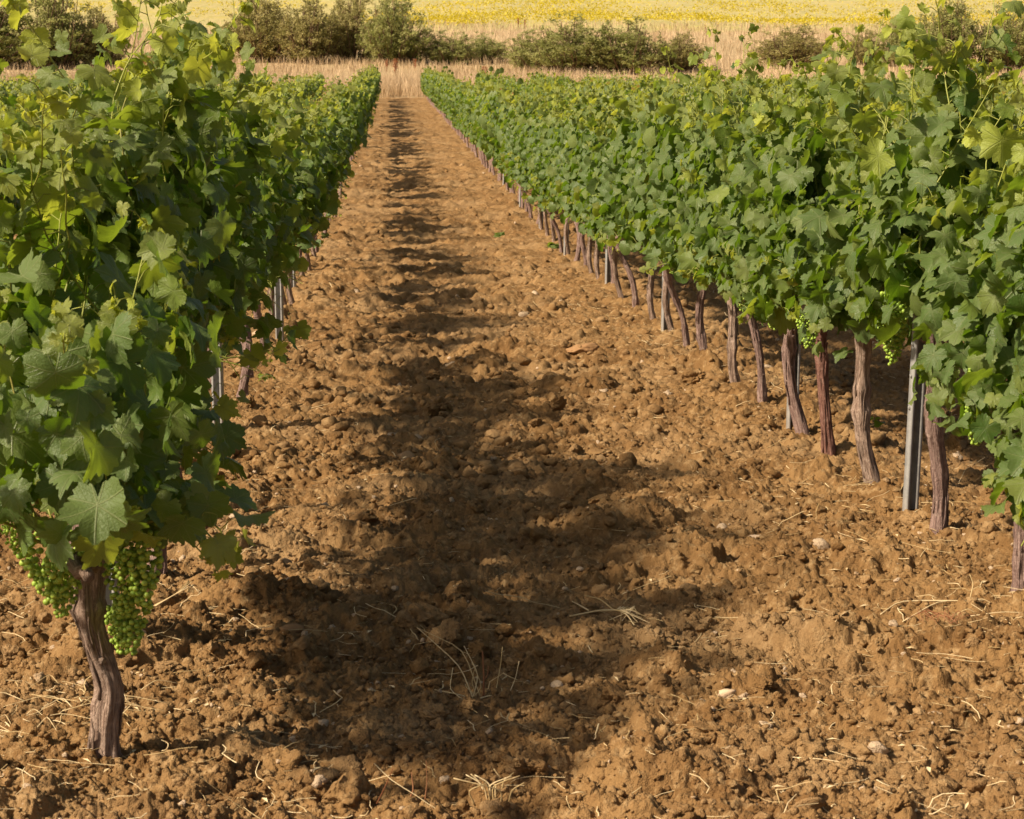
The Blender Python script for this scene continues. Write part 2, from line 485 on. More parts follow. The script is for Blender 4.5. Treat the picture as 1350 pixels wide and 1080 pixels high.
def build_clods():
    rng = np.random.default_rng(3); G = Geo()
    small = [lump(2, rng, 1.25) for _ in range(14)]; mid = [lump(3, rng, 1.1) for _ in range(10)]; big = [lump(5, rng, 1.15) for _ in range(8)]
    def put(bank, n, y0, y1, r0, r1, pw=2.2):
        yy = y0 * (y1 / y0) ** (rng.random(n) ** .9)
        xx = rng.uniform(-.30, .42, n) * yy + rng.normal(0, .1, n)
        r = r0 * (r1 / r0) ** (rng.random(n) ** pw)
        patch = vnoise(xx * 1.4, yy * 1.4, 77) + .5                     # clods gather in patches
        k = rng.random(n) < .25 + .9 * patch
        xx, yy, r = xx[k], yy[k], r[k]
        zz = surf(xx, yy)
        R = rand_rot(rng, len(xx)); b = rng.integers(len(bank), size=len(xx))
        for q in range(len(bank)):
            s = np.where(b == q)[0]
            if not len(s): continue
            V, F = bank[q]
            W = np.einsum('nij,vj->nvi', R[s], V) * r[s][:, None, None] * np.array([1, 1, .8])
            W += np.stack([xx[s], yy[s], zz[s] + r[s] * rng.uniform(-.25, .40, len(s))], 1)[:, None]
            T = (F[None] + (np.arange(len(s)) * len(V))[:, None, None]).reshape(-1, 3)
            C = np.repeat(np.stack([rng.random(len(s))] + [np.zeros(len(s))] * 3, 1), len(V), 0)
            G.add(W.reshape(-1, 3), T=T, C=C)
    put(small, 60000, 4.2, 12, .0045, .015, 1.8)
    put(mid, 5200, 4.2, 14, .012, .038, 2.6)
    put(small, 16000, 9, 45, .014, .055, 2.4)
    put(big, 260, 4.4, 14, .03, .085, 2.2)
    o = obj('soil_clods', G.mesh('soil_clods', M_CLOD, False))
    tag(o, 'loose crumbly brown soil clods strewn over the tilled path', 'soil clods', kind='stuff')
build_clods()

def stalk(rng, L, r, curve=.35, n=6, seg=4):
    d = nrm(np.array([*rng.normal(size=2), rng.normal() * .25])); P = [np.zeros(3)]
    for k in range(n - 1):
        d = nrm(d + rng.normal(size=3) * curve * np.array([1, 1, .5])); P.append(P[-1] + d * L / (n - 1))
    P = np.array(P); P -= P.mean(0)
    return tube(P, r * np.linspace(1, .6, n), seg, cap=False)

def build_straw():
    rng = np.random.default_rng(12); G = Geo(); n = 3400
    yy = 4.3 * (24 / 4.3) ** (rng.random(n)); xx = rng.uniform(-.26, .40, n) * yy
    keep = []
    for x, y in zip(xx, yy):
        dr = min(abs(x - ROW_L), abs(x - ROW_R)); keep.append(rng.random() < .25 + .75 * math.exp(-(dr / .6) ** 2) + (.40 if y < 6.5 else 0))
    xx, yy = xx[keep], yy[keep]
    xc, yc = [], []
    for cx, cy, k, s in ((2.0, 14.6, 60, .22), (1.95, 15.2, 50, .2), (1.7, 6.0, 34, .22), (2.05, 6.3, 30, .2), (-.95, 5.2, 40, .16), (-.75, 5.6, 24, .2), (1.9, 8.2, 26, .2),
                          (1.5, 17, 40, .3), (-.45, 6.1, 14, .12), (.45, 6.6, 12, .2), (1.85, 9.2, 26, .2), (2.0, 12.4, 30, .25), (-.6, 7.3, 12, .2), (.3, 5.2, 10, .2)):
        xc += list(cx + rng.normal(0, s, k)); yc += list(cy + rng.normal(0, s * 1.3, k))
    xx = np.concatenate([xx, xc]); yy = np.concatenate([yy, yc]); zz = surf(xx, yy)
    for x, y, z in zip(xx, yy, zz):
        L = rng.choice([.02, .04, .07, .12, .2], p=[.18, .27, .32, .17, .06]) * rng.uniform(.7, 1.4)
        V, T, Q, U = stalk(rng, L, rng.uniform(.0008, .0019) * (1 + y / 22), rng.uniform(.05, .55), 4 if L < .05 else 7)
        V[:, 2] *= .5
        V = V + np.array([x, y, z + .008 - V[:, 2].min() * .5])
        G.add(V, T, Q, U, (rng.random(), 0, 0, 1))
    for k in range(260):                                   # flat husks and broken leaf bits
        y = 4.4 * (16 / 4.4) ** rng.random(); x = rng.uniform(-.24, .36) * y
        a, L, wd = rng.uniform(0, 2 * PI), rng.uniform(.010, .03), rng.uniform(.003, .007)
        V = np.array([[-L, 0, 0], [-.2 * L, wd, .004], [L, 0, .002], [.1 * L, -wd, .005]]) @ np.array([[math.cos(a), math.sin(a), 0], [-math.sin(a), math.cos(a), 0], [0, 0, 1]])
        G.add(V + np.array([x, y, surf(np.array([x]), np.array([y]))[0] + .008]), [(0, 1, 2), (0, 2, 3)], None, None, (rng.uniform(.5, 1), 0, 0, 1))
    tag(obj('straw_litter', G.mesh('straw_litter', M_STRAW)), 'pale broken straw and husks scattered on the brown soil', 'straw', kind='stuff')
build_straw()

# ------------------------------------------------------------------ leaves
def leaf_outline(n, teeth, rng):
    th = np.linspace(-PI, PI, n, endpoint=False) + PI / n
    d = np.abs(np.degrees(th))
    var = rng.uniform(.9, 1.1, 6)
    kx = np.array([0, 27, 54, 81, 108, 138, 165, 180])
    q = rng.uniform(0, 1)                                # shallow to deep lobes
    kr = np.array([1.0, (.60 + .22 * q) * var[0], .93 * var[1], (.54 + .24 * q) * var[2], .82 * var[3], .70 * var[4], .52, .12])
    r = np.interp(d, kx, kr)
    if teeth:
        f = (d / 27.0 * 3) % 1.0
        r = r * (1 + .13 * (1 - np.abs(2 * f - 1)) - .06 + rng.normal(0, .028, n))
    return th, r

def leaf_template(n, rings, teeth, rng):
    th, r = leaf_outline(n, teeth, rng)
    V, U = [np.zeros(3)], [np.zeros(2)]
    cup, fold, ph, tw = rng.uniform(-.65, .30), rng.uniform(-.1, .65), rng.uniform(0, 6.28), rng.normal(0, .32)
    ph2 = rng.uniform(0, 6.28)
    step = math.radians(54)
    dev = np.abs(((th + step / 2) % step) - step / 2) / (step / 2)          # 0 on a main vein, 1 between
    for q in rings:
        x, y = np.sin(th) * r * q, np.cos(th) * r * q
        rr = r * q
        z = cup * rr ** 2 + fold * np.abs(x) * .55 + .045 * dev * rr * min(1, 1.6 * q) + .13 * np.sin(3 * th + ph) * rr ** 2 + .08 * np.sin(7 * th + ph2) * rr ** 3 + tw * x * y
        z = z - .22 * np.maximum(0, y) ** 2.2
        V += list(np.stack([x, y, z], 1)); U += list(np.stack([x, y], 1))
    T = [(0, 1 + (k + 1) % n, 1 + k) for k in range(n)]
    for q in range(len(rings) - 1):
        a, b = 1 + q * n, 1 + (q + 1) * n
        for k in range(n):
            k2 = (k + 1) % n
            T += [(a + k, a + k2, b + k2), (a + k, b + k2, b + k)]
    return np.array(V, np.float32), np.array(T)[:, ::-1], np.array(U, np.float32)

_r = np.random.default_rng(99)
LEAF = {'hi': [leaf_template(60, (.38, .72, 1.0), True, _r) for _ in range(16)],
        'mid': [leaf_template(20, (.55, 1.0), False, _r) for _ in range(8)],
        'low': [leaf_template(9, (1.0,), False, _r) for _ in range(6)],
        'far': [leaf_template(6, (1.0,), False, _r) for _ in range(4)]}

class Leaves:
    def __init__(s): s.p, s.n, s.t, s.s, s.c = [], [], [], [], []
    def add(s, p, n, t, size, c):
        s.p.append(p); s.n.append(n); s.t.append(t); s.s.append(size); s.c.append(c)
    def into(s, G, lod, rng):
        p, n, t = np.array(s.p), nrm(np.array(s.n)), np.array(s.t)
        t = nrm(t - n * (t * n).sum(1, keepdims=True)); b = np.cross(t, n)
        sz, c = np.array(s.s), np.array(s.c)
        bank = LEAF[lod]; pick = rng.integers(len(bank), size=len(p))
        for q in range(len(bank)):
            i = np.where(pick == q)[0]
            if not len(i): continue
            V, T, U = bank[q]
            flip = np.where(rng.random(len(i)) < .5, -1.0, 1.0)
            W = (V[None, :, 0:1] * b[i][:, None] + V[None, :, 1:2] * t[i][:, None] + V[None, :, 2:3] * n[i][:, None]) * sz[i][:, None, None] + p[i][:, None]
            TT = (T[None] + (np.arange(len(i)) * len(V))[:, None, None]).reshape(-1, 3)
            G.add(W.reshape(-1, 3), T=TT, U=np.tile(U, (len(i), 1)), C=np.repeat(c[i], len(V), 0))

def grow_vine(seed, lod='hi', n_shoots=14, length=1.05, half=.5, head=.55, front=0.0, low=0.0, tall=0.0, hedge=.28, extra=(), cut=None, bare=False, floor=.40):
    """Green growth of one vine round its trunk head: returns (foliage mesh, shoots mesh)."""
    rng = np.random.default_rng(seed)
    L, S = Leaves(), Geo()
    full = lod in ('hi', 'mid')
    step = {'hi': .050, 'mid': .054, 'low': .066, 'far': .11}[lod]
    grow = {'hi': .82, 'mid': .80, 'low': .98, 'far': 1.4}[lod]
    def leaf_at(pos, out, size, young, up=.50, jit=.62):
        if cut is not None and pos[0] + 1.12 * pos[2] < cut + rng.normal(0, .06): return
        if pos[2] < floor + .05 + rng.normal(0, .05): return
        if bare and pos[1] < .12 and pos[2] < .63 and abs(pos[0]) < .22: return
        h = smooth(.9, 1.7, pos[2])
        if pos[2] > 1.45:
            a_ = rng.uniform(0, 6.28); out = np.array([math.cos(a_), math.sin(a_), 0.0])
        n = np.array([out[0] * .80, out[1] * .80, up + .25 * h]) + rng.normal(size=3) * jit
        t = np.array([out[0] * .45, out[1] * .45, -.80 + .5 * young]) + rng.normal(size=3) * .42
        yg = np.clip(young + rng.normal(0, .08) + (.25 if rng.random() < .07 else 0) + .44 * smooth(1.05, 1.6, pos[2]) * rng.random(), 0, 1)  # height term paints sunlit vine tops yellower, beside the real young growth
        L.add(pos, n, t, size * grow * rng.uniform(.62, 1.22), (rng.random(), yg, np.clip(rng.normal(.42, .28), 0, 1), 1))
    shoots = []
    for k in range(n_shoots):
        y0 = -half + 2 * half * (k + rng.uniform(.1, .9)) / n_shoots
        p = np.array([rng.normal(0, .04), y0, head + rng.uniform(-.03, .06)])
        d = nrm(np.array([rng.normal(0, .35), rng.normal(0, .22) - .5 * front * (y0 < 0) * (-y0 / half), 1.0]))
        shoots.append((p, d, length * (1.06 - .30 * (y0 / half) ** 2) * rng.uniform(.70, 1.12) + (tall if rng.random() < .25 else 0), 0.0))
    for k in range(int(round(n_shoots * .45))):                      # short drooping growth round the head
        y0 = rng.uniform(-half, half)
        s_ = rng.choice([-1, 1])
        d = nrm(np.array([s_ * rng.uniform(.6, 1), rng.normal(0, .4) - front * .6, rng.uniform(-.1, .5)]))
        shoots.append((np.array([0, y0, head + rng.uniform(-.05, .1)]), d, rng.uniform(.25, .45), .5 + low))
    for e in extra: shoots.append((np.array(e[0], float), nrm(np.array(e[1], float)), e[2], e[3]))
    for p, d, ln, droop in shoots:
        pts = [p.copy()]; nseg = max(3, int(ln / step)); side = rng.choice([-1, 1])
        for q in range(1, nseg + 1):
            f = q / nseg
            d = d + rng.normal(size=3) * .13
            d[0] -= .55 * (p[0]) * (p[2] < 1.45)
            d[2] += .10 * (1 - droop) * (f < .6) - .34 * droop * f - (.07 if f > .75 and rng.random() < .6 else 0)
            d = nrm(d); p = p + d * step; pts.append(p.copy())
            if p[2] < floor: break
            side = -side
            ox = np.sign(p[0] + rng.normal(0, .16)) or 1
            fy = -front if (front and p[1] < -half * .2 and rng.random() < .75) else 0.0
            out = nrm(np.array([ox * (1 - .75 * abs(fy)), fy * 1.2 + rng.normal(0, .35), 0.0]))
            yg = float(smooth(.66, 1.0, f)) * rng.uniform(.7, 1)
            size = .098 * (1 - .62 * float(smooth(.66, 1.04, f)))
            pet = out * rng.uniform(.05, .13) * (1 - .55 * f) + np.array([0, side * .05, rng.uniform(-.01, .05)])
            if rng.random() < .93:
                lp = p + pet
                leaf_at(lp, out, size, yg)
                if full:
                    P = np.stack([p, p + pet * .5 + np.array([0, 0, .012]), lp])
                    S.add(*tube(P, .0016, 4, cap=False), C=(rng.random() * .7, .5, 0, 1))
            if lod != 'far' and rng.random() < (.62 if f < .8 else .2):                # laterals fill the curtain
                for z_ in range(rng.integers(1, 5)):
                    ex = hedge * rng.uniform(.45, 1.1) * (.42 + .58 * float(smooth(.6, 1.2, p[2])) if cut is not None else 1)
                    if p[2] > 1.3: ex = abs(p[0]) + rng.uniform(.02, .10)
                    q2 = np.array([ox * ex if not fy else p[0] + rng.normal(0, .10), p[1] + rng.normal(0, .10) + fy * rng.uniform(.05, .22), p[2] + rng.normal(0, .08)])
                    leaf_at(q2, out, rng.uniform(.05, .098) * (.6 if p[2] > 1.45 else 1), float(np.clip(rng.normal(.02, .10), 0, .5)) + .25 * (rng.random() < .12))
        P = np.array(pts)
        if full and len(P) > 2:
            rr = np.linspace(.0048, .0016, len(P))
            V, T, Q, U = tube(P, rr, 6, cap=False)
            C = np.zeros((len(V), 4)); C[:, 0] = rng.random() * .8; C[:, 1] = np.repeat(np.linspace(.1, 1, len(P)), 6)
            S.add(V, T, Q, U, C)
            # tip: cluster of tiny pale leaves and a tendril
            for _ in range(5 if lod == 'hi' else 3):
                o_ = nrm(rng.normal(size=3)); o_[2] = abs(o_[2]) * .5
                leaf_at(P[-1] + o_ * .018, o_, rng.uniform(.016, .034), .95, .5, .6)
            if lod == 'hi' and rng.random() < .7:
                a0 = P[-2 if rng.random() < .5 else len(P) // 2]; dv = nrm(rng.normal(size=3) + np.array([np.sign(a0[0] + .01) * .8, -.3, .2])); R0 = rng.uniform(.05, .12)
                s_ = np.linspace(0, 1, 12); up = np.array([0, 0, 1.0]); sd = nrm(np.cross(dv, up))
                TP = a0 + dv * (s_ * R0)[:, None] + up * (.05 * np.sin(s_ * 2.6))[:, None] + sd * (.022 * np.sin(s_ * s_ * 9))[:, None] * s_[:, None]
                S.add(*tube(TP, .0011, 4, cap=False), C=(.1, .9, 0, 1))
    G = Geo(); L.into(G, lod, rng)
    fm = G.mesh('vine_foliage', M_LEAF)
    return fm, (S.mesh('vine_shoots', M_SHOOT) if full and S.n else None)

def make_trunk(seed, lean=(0, 0), rad=.036, head=.52, mat=M_BARK, wob=.02, arms=True, knots=3, seg=22, path=None, arm=.42):
    """Twisted old trunk with two short arms."""
    rng = np.random.default_rng(seed); G = Geo()
    n = 26 if seg > 12 else 9
    t = np.linspace(0, 1, n); z = -.10 + t * (head + .10)
    if path is not None:
        pz = np.array([q[2] for q in path]); P = np.stack([np.interp(z, pz, [q[0] for q in path]), np.interp(z, pz, [q[1] for q in path]), z], 1)
        for _ in range(1): P[1:-1] = .25 * P[:-2] + .5 * P[1:-1] + .25 * P[2:]
    else:
        a, b = rng.uniform(0, 6.28, 2)
        P = np.stack([lean[0] * t + wob * np.sin(t * 5.2 + a) * t, lean[1] * t + wob * np.sin(t * 4.1 + b) * t, z], 1)
    P[:, :2] -= P[np.argmin(np.abs(z)), :2] * (1 if path is None else 0)
    R = rad * (1.0 + .25 * np.exp(-((t - .12) / .12) ** 2) + .28 * smooth(.8, 1, t))
    for _ in range(knots):
        c = rng.uniform(.2, .95); R = R * (1 + rng.uniform(.08, .24) * np.exp(-((t - c) / .035) ** 2))
    ang = np.linspace(0, 2 * PI, seg, endpoint=False)
    A, Tt = np.meshgrid(ang, t)
    tw = A + 1.6 * Tt
    b = 1 + .10 * np.sin(3 * tw + rng.uniform(0, 6)) * .8 + .10 * np.sin(7 * tw + 2 * np.sin(Tt * 9)) + .34 * vnoise(np.cos(tw) * 3 + 5, Tt * 6 + np.sin(tw) * 3, seed) + .22 * vnoise(np.cos(tw) * 7 + 5, Tt * 12 + np.sin(tw) * 7, seed + 3)
    V, T, Q, U = tube(P, R, seg, b); G.add(V, T, Q, U)
    if seg >= 22:                                                     # peeling strips of old bark
        for _ in range(26):
            i0 = int(rng.integers(3, n - 8)); m_ = int(rng.integers(4, 8)); j0 = rng.uniform(0, 2 * PI)
            SP = []
            for q in range(m_):
                i = min(i0 + q, n - 1); aa = j0 + .05 * q
                rr_ = R[i] * (1.02 + .22 * (q / m_) ** 3 * rng.uniform(.2, 1) + .10 * math.sin(q * 1.3 + j0))
                SP.append(P[i] + rr_ * np.array([math.cos(aa), math.sin(aa), 0]))
            V, T, Q, U = tube(np.array(SP), np.linspace(.0042, .0016, m_) * rng.uniform(.7, 1.3), 5)
            G.add(V, T, Q, U * np.array([.3, 1]) + rng.random(2))
        for _ in range(knots * 2):                                    # knots and pruning scars
            i = int(rng.integers(4, n - 3)); aa = rng.uniform(0, 2 * PI); c = P[i] + R[i] * .9 * np.array([math.cos(aa), math.sin(aa), 0])
            kv, kf = lump(3, rng, .8); G.add(kv * rad * rng.uniform(.22, .42) + c, T=kf, U=kv[:, :2] * .2)
    top = P[-1]
    if arms:
        for s in (-1, 1):
            k = np.linspace(0, 1, 9)
            AP = np.stack([top[0] * (1 - k) + .02 * np.sin(k * 7 + seed), top[1] + s * arm * k, top[2] - .02 + .05 * np.sin(k * 2.2) + .012 * np.sin(k * 15)], 1)
            ab = 1 + .3 * vnoise(*np.meshgrid(np.linspace(0, 6, 10), np.linspace(0, 8, 9)), seed + 5 + s)
            G.add(*tube(AP, rad * (.75 - .3 * k), 10, ab))
        for _ in range(5):                                            # pruned spurs
            y = rng.uniform(-arm, arm); SP = np.array([[0, top[1] + y, top[2]], [rng.normal(0, .02), top[1] + y + .01, top[2] + .05], [rng.normal(0, .04), top[1] + y, top[2] + .09]])
            G.add(*tube(SP, [.012, .011, .008], 7))
    return G.mesh('vine_trunk', mat)

BV, BF = ico(2)
def make_bunch(seed, length=.15, width=.045, berry=.0068):
    rng = np.random.default_rng(seed); G = Geo()
    n = int(150 * length / .15); P = []
    tries = 0
    while len(P) < n and tries < 14000:
        tries += 1
        t = rng.random(); z = -t * length
        w_ = width * (.35 + 1.0 * math.sin(min(1, t * 2.6 + .35) * PI / 2)) * (1 - .78 * t ** 1.6)
        a = rng.uniform(0, 2 * PI); r = w_ * math.sqrt(rng.uniform(.25, 1))
        p = np.array([r * math.cos(a), r * math.sin(a), z + rng.normal(0, .003)])
        if all(np.sum((p - q) ** 2) > (berry * 1.65) ** 2 for q in P): P.append(p)
    for p in P:
        G.add(BV * berry * rng.uniform(.82, 1.12) + p, T=BF, C=(rng.random(), 0, 0, 1))
    return G.mesh('grape_bunch', M_BERRY)

def make_stalk(length=.15):
    z = np.linspace(.05, -length * .8, 8)
    g = Geo(); g.add(*tube(np.stack([.006 * np.sin(z * 60), .004 * np.cos(z * 50), z], 1), .0022, 6), C=(.2, .8, 0, 1))
    return g.mesh('bunch_stalk', M_SHOOT)

BUNCH = [make_bunch(1, .17, .052), make_bunch(2, .15, .040), make_bunch(3, .14, .060), make_bunch(4, .18, .042)]
STALK = make_stalk()

def add_bunch(vine, local, k, rz=0, sc=1.0):
    b = obj('grape_bunch', BUNCH[k % 4], vine, local); b.rotation_euler = (random.uniform(-.08, .08), random.uniform(-.08, .08), rz); b.scale = (sc,) * 3
    obj('bunch_stalk', STALK, b)

# ------------------------------------------------------------------ vines in rows
random.seed(4)
FOL = {'hi': [], 'mid': [], 'low': []}
FOL_CUT = {'hi': [], 'mid': [], 'low': []}
for k in range(5): FOL['hi'].append(grow_vine(200 + k, 'hi', 14, 1.13, .45, tall=.12, head=.64, floor=.56))
for k in range(7): FOL['mid'].append(grow_vine(300 + k, 'mid', 14, (1.16, .92, 1.08)[k % 3], .43, tall=.10, head=.62, floor=.52))
for k in range(7): FOL['low'].append(grow_vine(400 + k, 'low', 13, (1.06, .90, .99)[k % 3], .43, tall=.10, head=.60, floor=.48))
for k in range(4): FOL_CUT['hi'].append(grow_vine(220 + k, 'hi', 14, 1.17, .48, tall=.22, cut=.92, floor=.52, hedge=.24))
for k in range(7): FOL_CUT['mid'].append(grow_vine(320 + k, 'mid', 13, (1.22, 1.0, 1.14)[k % 3], .37, tall=.15, cut=.90, floor=.52, hedge=.25))
for k in range(7): FOL_CUT['low'].append(grow_vine(420 + k, 'low', 13, (1.2, .92, 1.1)[k % 3], .36, tall=.08, cut=.90, floor=.52, hedge=.25))
TRK = [make_trunk(500 + k, (random.uniform(-.16, .04), random.uniform(-.08, .08)), random.uniform(.017, .025), wob=.055, head=.60, mat=(M_BARK, M_BARK2, M_BARK2)[k % 3]) for k in range(8)]
TRK_LOW = [make_trunk(600 + k, (random.uniform(-.10, .03), random.uniform(-.06, .06)), .026, wob=.04, mat=M_BARK2, seg=8, knots=1) for k in range(4)]

GROUP_L, GROUP_R = 'grapevines in the row left of the path', 'grapevines in the row right of the path'

def vine(x, y, label, group, fol, trk, rz=0.0, sc=1.0, sx=1.0):
    e = empty('grapevine', (x, y, ground_z(x, y) - .01), 0)
    tag(e, label, 'grapevine', group)
    t = obj('trunk', trk, e)
    f = obj('foliage', fol[0], e); f.rotation_euler = (0, 0, rz); f.scale = (sx, 1, sc)
    if fol[1]:
        s = obj('shoots', fol[1], e); s.rotation_euler = (0, 0, rz); s.scale = (sx, 1, sc)
    return e

# nearest vine of the left row, with its own trunk and growth
F0 = grow_vine(11, 'hi', 9, .62, .42, head=.60, front=.9, low=.15, hedge=.27, bare=True,
               extra=[((-.10, -.2, .62), (-.25, -.3, 1), .62, .1), ((.12, -.2, .62), (.4, -.3, .2), .26, 1.3), ((.16, .05, .62), (.5, -.15, .1), .24, 1.2), ((-.08, -.22, .58), (-.5, -.35, .2), .38, .8),
                      ((.02, -.2, .70), (.1, -.5, .7), .45, .5), ((.05, -.05, .62), (.3, -.2, .9), .55, .2), ((-.15, .05, .62), (-.3, -.2, .9), .55, .2)])
T0 = make_trunk(51, rad=.031, head=.50, path=[(0, 0, -.1), (0, 0, 0), (.004, 0, .10), (.018, 0, .19), (-.004, 0, .26), (-.028, .0, .35), (-.03, .02, .5)], knots=4, seg=40, arm=.34)
v0 = vine(-.70, 5.0, 'gnarled front grapevine hung with green grape bunches, first in the left row', GROUP_L, F0, T0)
for (dx, dy, z, k, sc) in ((-.085, -.17, .60, 2, 1.15), (-.060, -.15, .545, 0, .85), (.118, -.19, .63, 3, 1.1), (.080, -.16, .555, 0, .85), (.085, -.10, .44, 1, .95), (-.175, -.08, .63, 2, .65), (.055, -.04, .40, 1, .8)):
    add_bunch(v0, (dx, dy, z), k, random.uniform(0, 6), sc)

left_ys = [5.92, 7.0, 8.1, 9.3, 10.35, 11.4, 12.6, 13.9, 15.2, 16.5, 17.7, 19.0, 20.3]
y = 21.6
while y < END - .8: left_ys.append(y); y += random.choice([1.15, 1.4, 1.7])
right_ys = [5.65, 6.7, 7.75, 8.85, 9.85, 10.5, 11.6, 12.55, 13.5, 14.6, 15.35, 16.5, 17.6, 18.5, 19.4, 20.4, 21.2, 22.1, 23.0]
y = 24.0
while y < END - .8: right_ys.append(y); y += 1.02

ORD = ['first', 'second', 'third', 'fourth', 'fifth', 'sixth', 'seventh', 'eighth', 'ninth', 'tenth', 'eleventh', 'twelfth', 'thirteenth', 'fourteenth', 'fifteenth', 'sixteenth', 'seventeenth', 'eighteenth', 'nineteenth', 'twentieth']
def lod_for(y): return 'hi' if y < 12.5 else 'mid' if y < 32 else 'low'
# special trunks of the near right row: (lean of the head, radius, bark, wobble, label)
RIGHT_NEAR = [
    ((0, 0), .030, M_BARK, .03, 'leafy grapevine cut off by the right picture edge, nearest in the right row'),
    ((-.01, 0), .030, M_BARK2, .012, 'grapevine with stout straight mauve trunk, nearest whole trunk in the right row'),
    ((.03, .03), .025, M_BARK2, .065, 'grapevine with S-bent knotty trunk beside the nearest steel post of the right row'),
    ((-.13, .0), .028, M_BARK, .045, 'grapevine with knotty grey trunk leaning left between the two nearest right steel posts'),
    ((-.07, .0), .024, M_BARK3, .010, 'grapevine with smooth reddish trunk, just right of the second steel post of the right row'),
    ((-.16, .0), .026, M_BARK2, .045, 'grapevine with dark trunk leaning left, touching the second steel post of the right row'),
    ((-.08, 0), .019, M_BARK2, .030, 'grapevine with thin straight trunk, first behind the second steel post right of the path'),
    ((-.13, 0), .023, M_BARK, .060, 'grapevine with slender S-curved trunk, second behind the second steel post right of the path'),
    ((-.09, 0), .023, M_BARK2, .05, 'ninth grapevine from the front in the row right of the path'),
]
RFOL = {0: grow_vine(21, 'hi', 16, 1.10, .55, tall=.08, floor=.42), 1: grow_vine(22, 'hi', 17, 1.13, .44, tall=.08, floor=.58, hedge=.25),
        2: grow_vine(23, 'hi', 16, 1.06, .42, tall=.1, head=.74, floor=.74), 3: grow_vine(24, 'hi', 9, .98, .30, tall=.05, head=.68, floor=.60), 4: grow_vine(25, 'hi', 16, 1.16, .46, tall=.1, head=.70, floor=.62), 5: grow_vine(26, 'hi', 15, 1.08, .46, tall=.1, head=.68, floor=.58)}
LFOL = {0: grow_vine(31, 'hi', 17, 1.34, .50, cut=.60, tall=.1, extra=[((.04, -.1, 1.3), (.06, -.15, 1), .55, 0.0), ((.10, -.1, 1.25), (.2, -.1, 1), .5, 0.0)]), 1: grow_vine(32, 'hi', 17, 1.32, .50, cut=.80, tall=.2, floor=.45, hedge=.25),
        2: grow_vine(33, 'hi', 15, 1.28, .50, cut=.92, tall=.2, floor=.45, hedge=.25), 3: grow_vine(34, 'hi', 13, 1.0, .50, cut=.88, tall=.2, extra=[((.15, -.2, .50), (.7, -.2, .35), .34, .25)])}

for i, y in enumerate(left_ys):
    x = ROW_L + random.uniform(-.035, .035)
    ld = lod_for(y)
    fol = LFOL[i] if i in LFOL else random.choice(FOL_CUT[ld])
    trk = random.choice(TRK if y < 32 else TRK_LOW)
    if i < 12: lab = f'{ORD[i + 1]} grapevine from the front in the dark leafy row left of the path'
    elif y < 40: lab = 'smaller grapevine in the middle stretch of the row left of the path'
    else: lab = 'tiny far-off grapevine near the upper end of the row left of the path'
    vine(x, y, lab, GROUP_L, fol, trk, 0 if i in LFOL else 0, random.uniform(.93, 1.06))
for i, y in enumerate(right_ys):
    y *= 1 - .034 * float(1 - smooth(6, 40, y))
    x = ROW_R + random.uniform(-.02, .02)
    ld = lod_for(y)
    fol = RFOL[i] if i in RFOL else random.choice(FOL[ld])
    if i < len(RIGHT_NEAR):
        ln, rd, bk, wb, lab = RIGHT_NEAR[i]; trk = make_trunk(700 + i, ln, rd, head=.54 if i < 2 else .68, arm=.34, mat=bk, wob=wb, seg=30, knots=1 if bk is M_BARK3 else 4)
    else:
        trk = random.choice(TRK if y < 32 else TRK_LOW)
        if i < 18: lab = f'{ORD[i]} grapevine from the front in the sunlit row right of the path'
        elif y < 45: lab = 'smaller grapevine in the middle stretch of the row right of the path'
        else: lab = 'tiny far-off grapevine near the upper end of the row right of the path'
    e = vine(x, y, lab, GROUP_R, fol, trk, 0, random.uniform(.95, 1.06) + (.07 if 12 < y < 45 else 0))
    if i == 1:
        add_bunch(e, (-.16, -.10, .78), 2, 1); add_bunch(e, (-.14, .05, .66), 1, 2, .9)
    if i == 2: add_bunch(e, (-.20, -.06, .90), 0, 1, 1.15); add_bunch(e, (-.18, 0, .82), 3, 1, 1)
    if i == 5: add_bunch(e, (-.14, .05, .66), 2, 1, 1.0)
    if i == 6: add_bunch(e, (-.13, -.1, .68), 1, 1, 1.0)
    if i in (4, 9): add_bunch(e, (-.12, -.1, .68), i, 1, .95)

# the rows behind: single vines where they still show, the rest one mass
OUTER = [('second row right of the path', ROW_XS[9], 15), ('second row left of the path', ROW_XS[1], 7), ('third row right of the path', ROW_XS[10], 20)]
n_left = 300 - 1 - len(left_ys) - len(right_ys)
single = set()
cand = []
for nm, x, y0 in OUTER:
    y = y0 + .4
    while y < END - .8:
        cand.append((y, x, nm)); y += 1.02
PICK = {'second row right of the path': (34, 114), 'second row left of the path': (9, 24), 'third row right of the path': (90, 114)}
for y, x, nm in cand:
    a, b = PICK[nm]
    if a < y < b and len(single) < n_left:
        single.add((x, y))
        side = 'right' if 'right' in nm else 'left'
        if nm.startswith('second row left'): lab = 'grapevine in the second row left of the path, half hidden behind the nearest left row'
        elif nm.startswith('second'): lab = 'small grapevine whose top shows over the first row, in second row right of path'
        else: lab = 'tiny grapevine at the upper end of the third row right of the path'
        vine(x + random.uniform(-.03, .03), y, lab, 'grapevines in the ' + nm, random.choice(FOL[lod_for(y)]), random.choice(TRK if y < 25 else TRK_LOW), 0, random.uniform(.84, .97), .82)
G = Geo(); rng = np.random.default_rng(5)
FARG = []
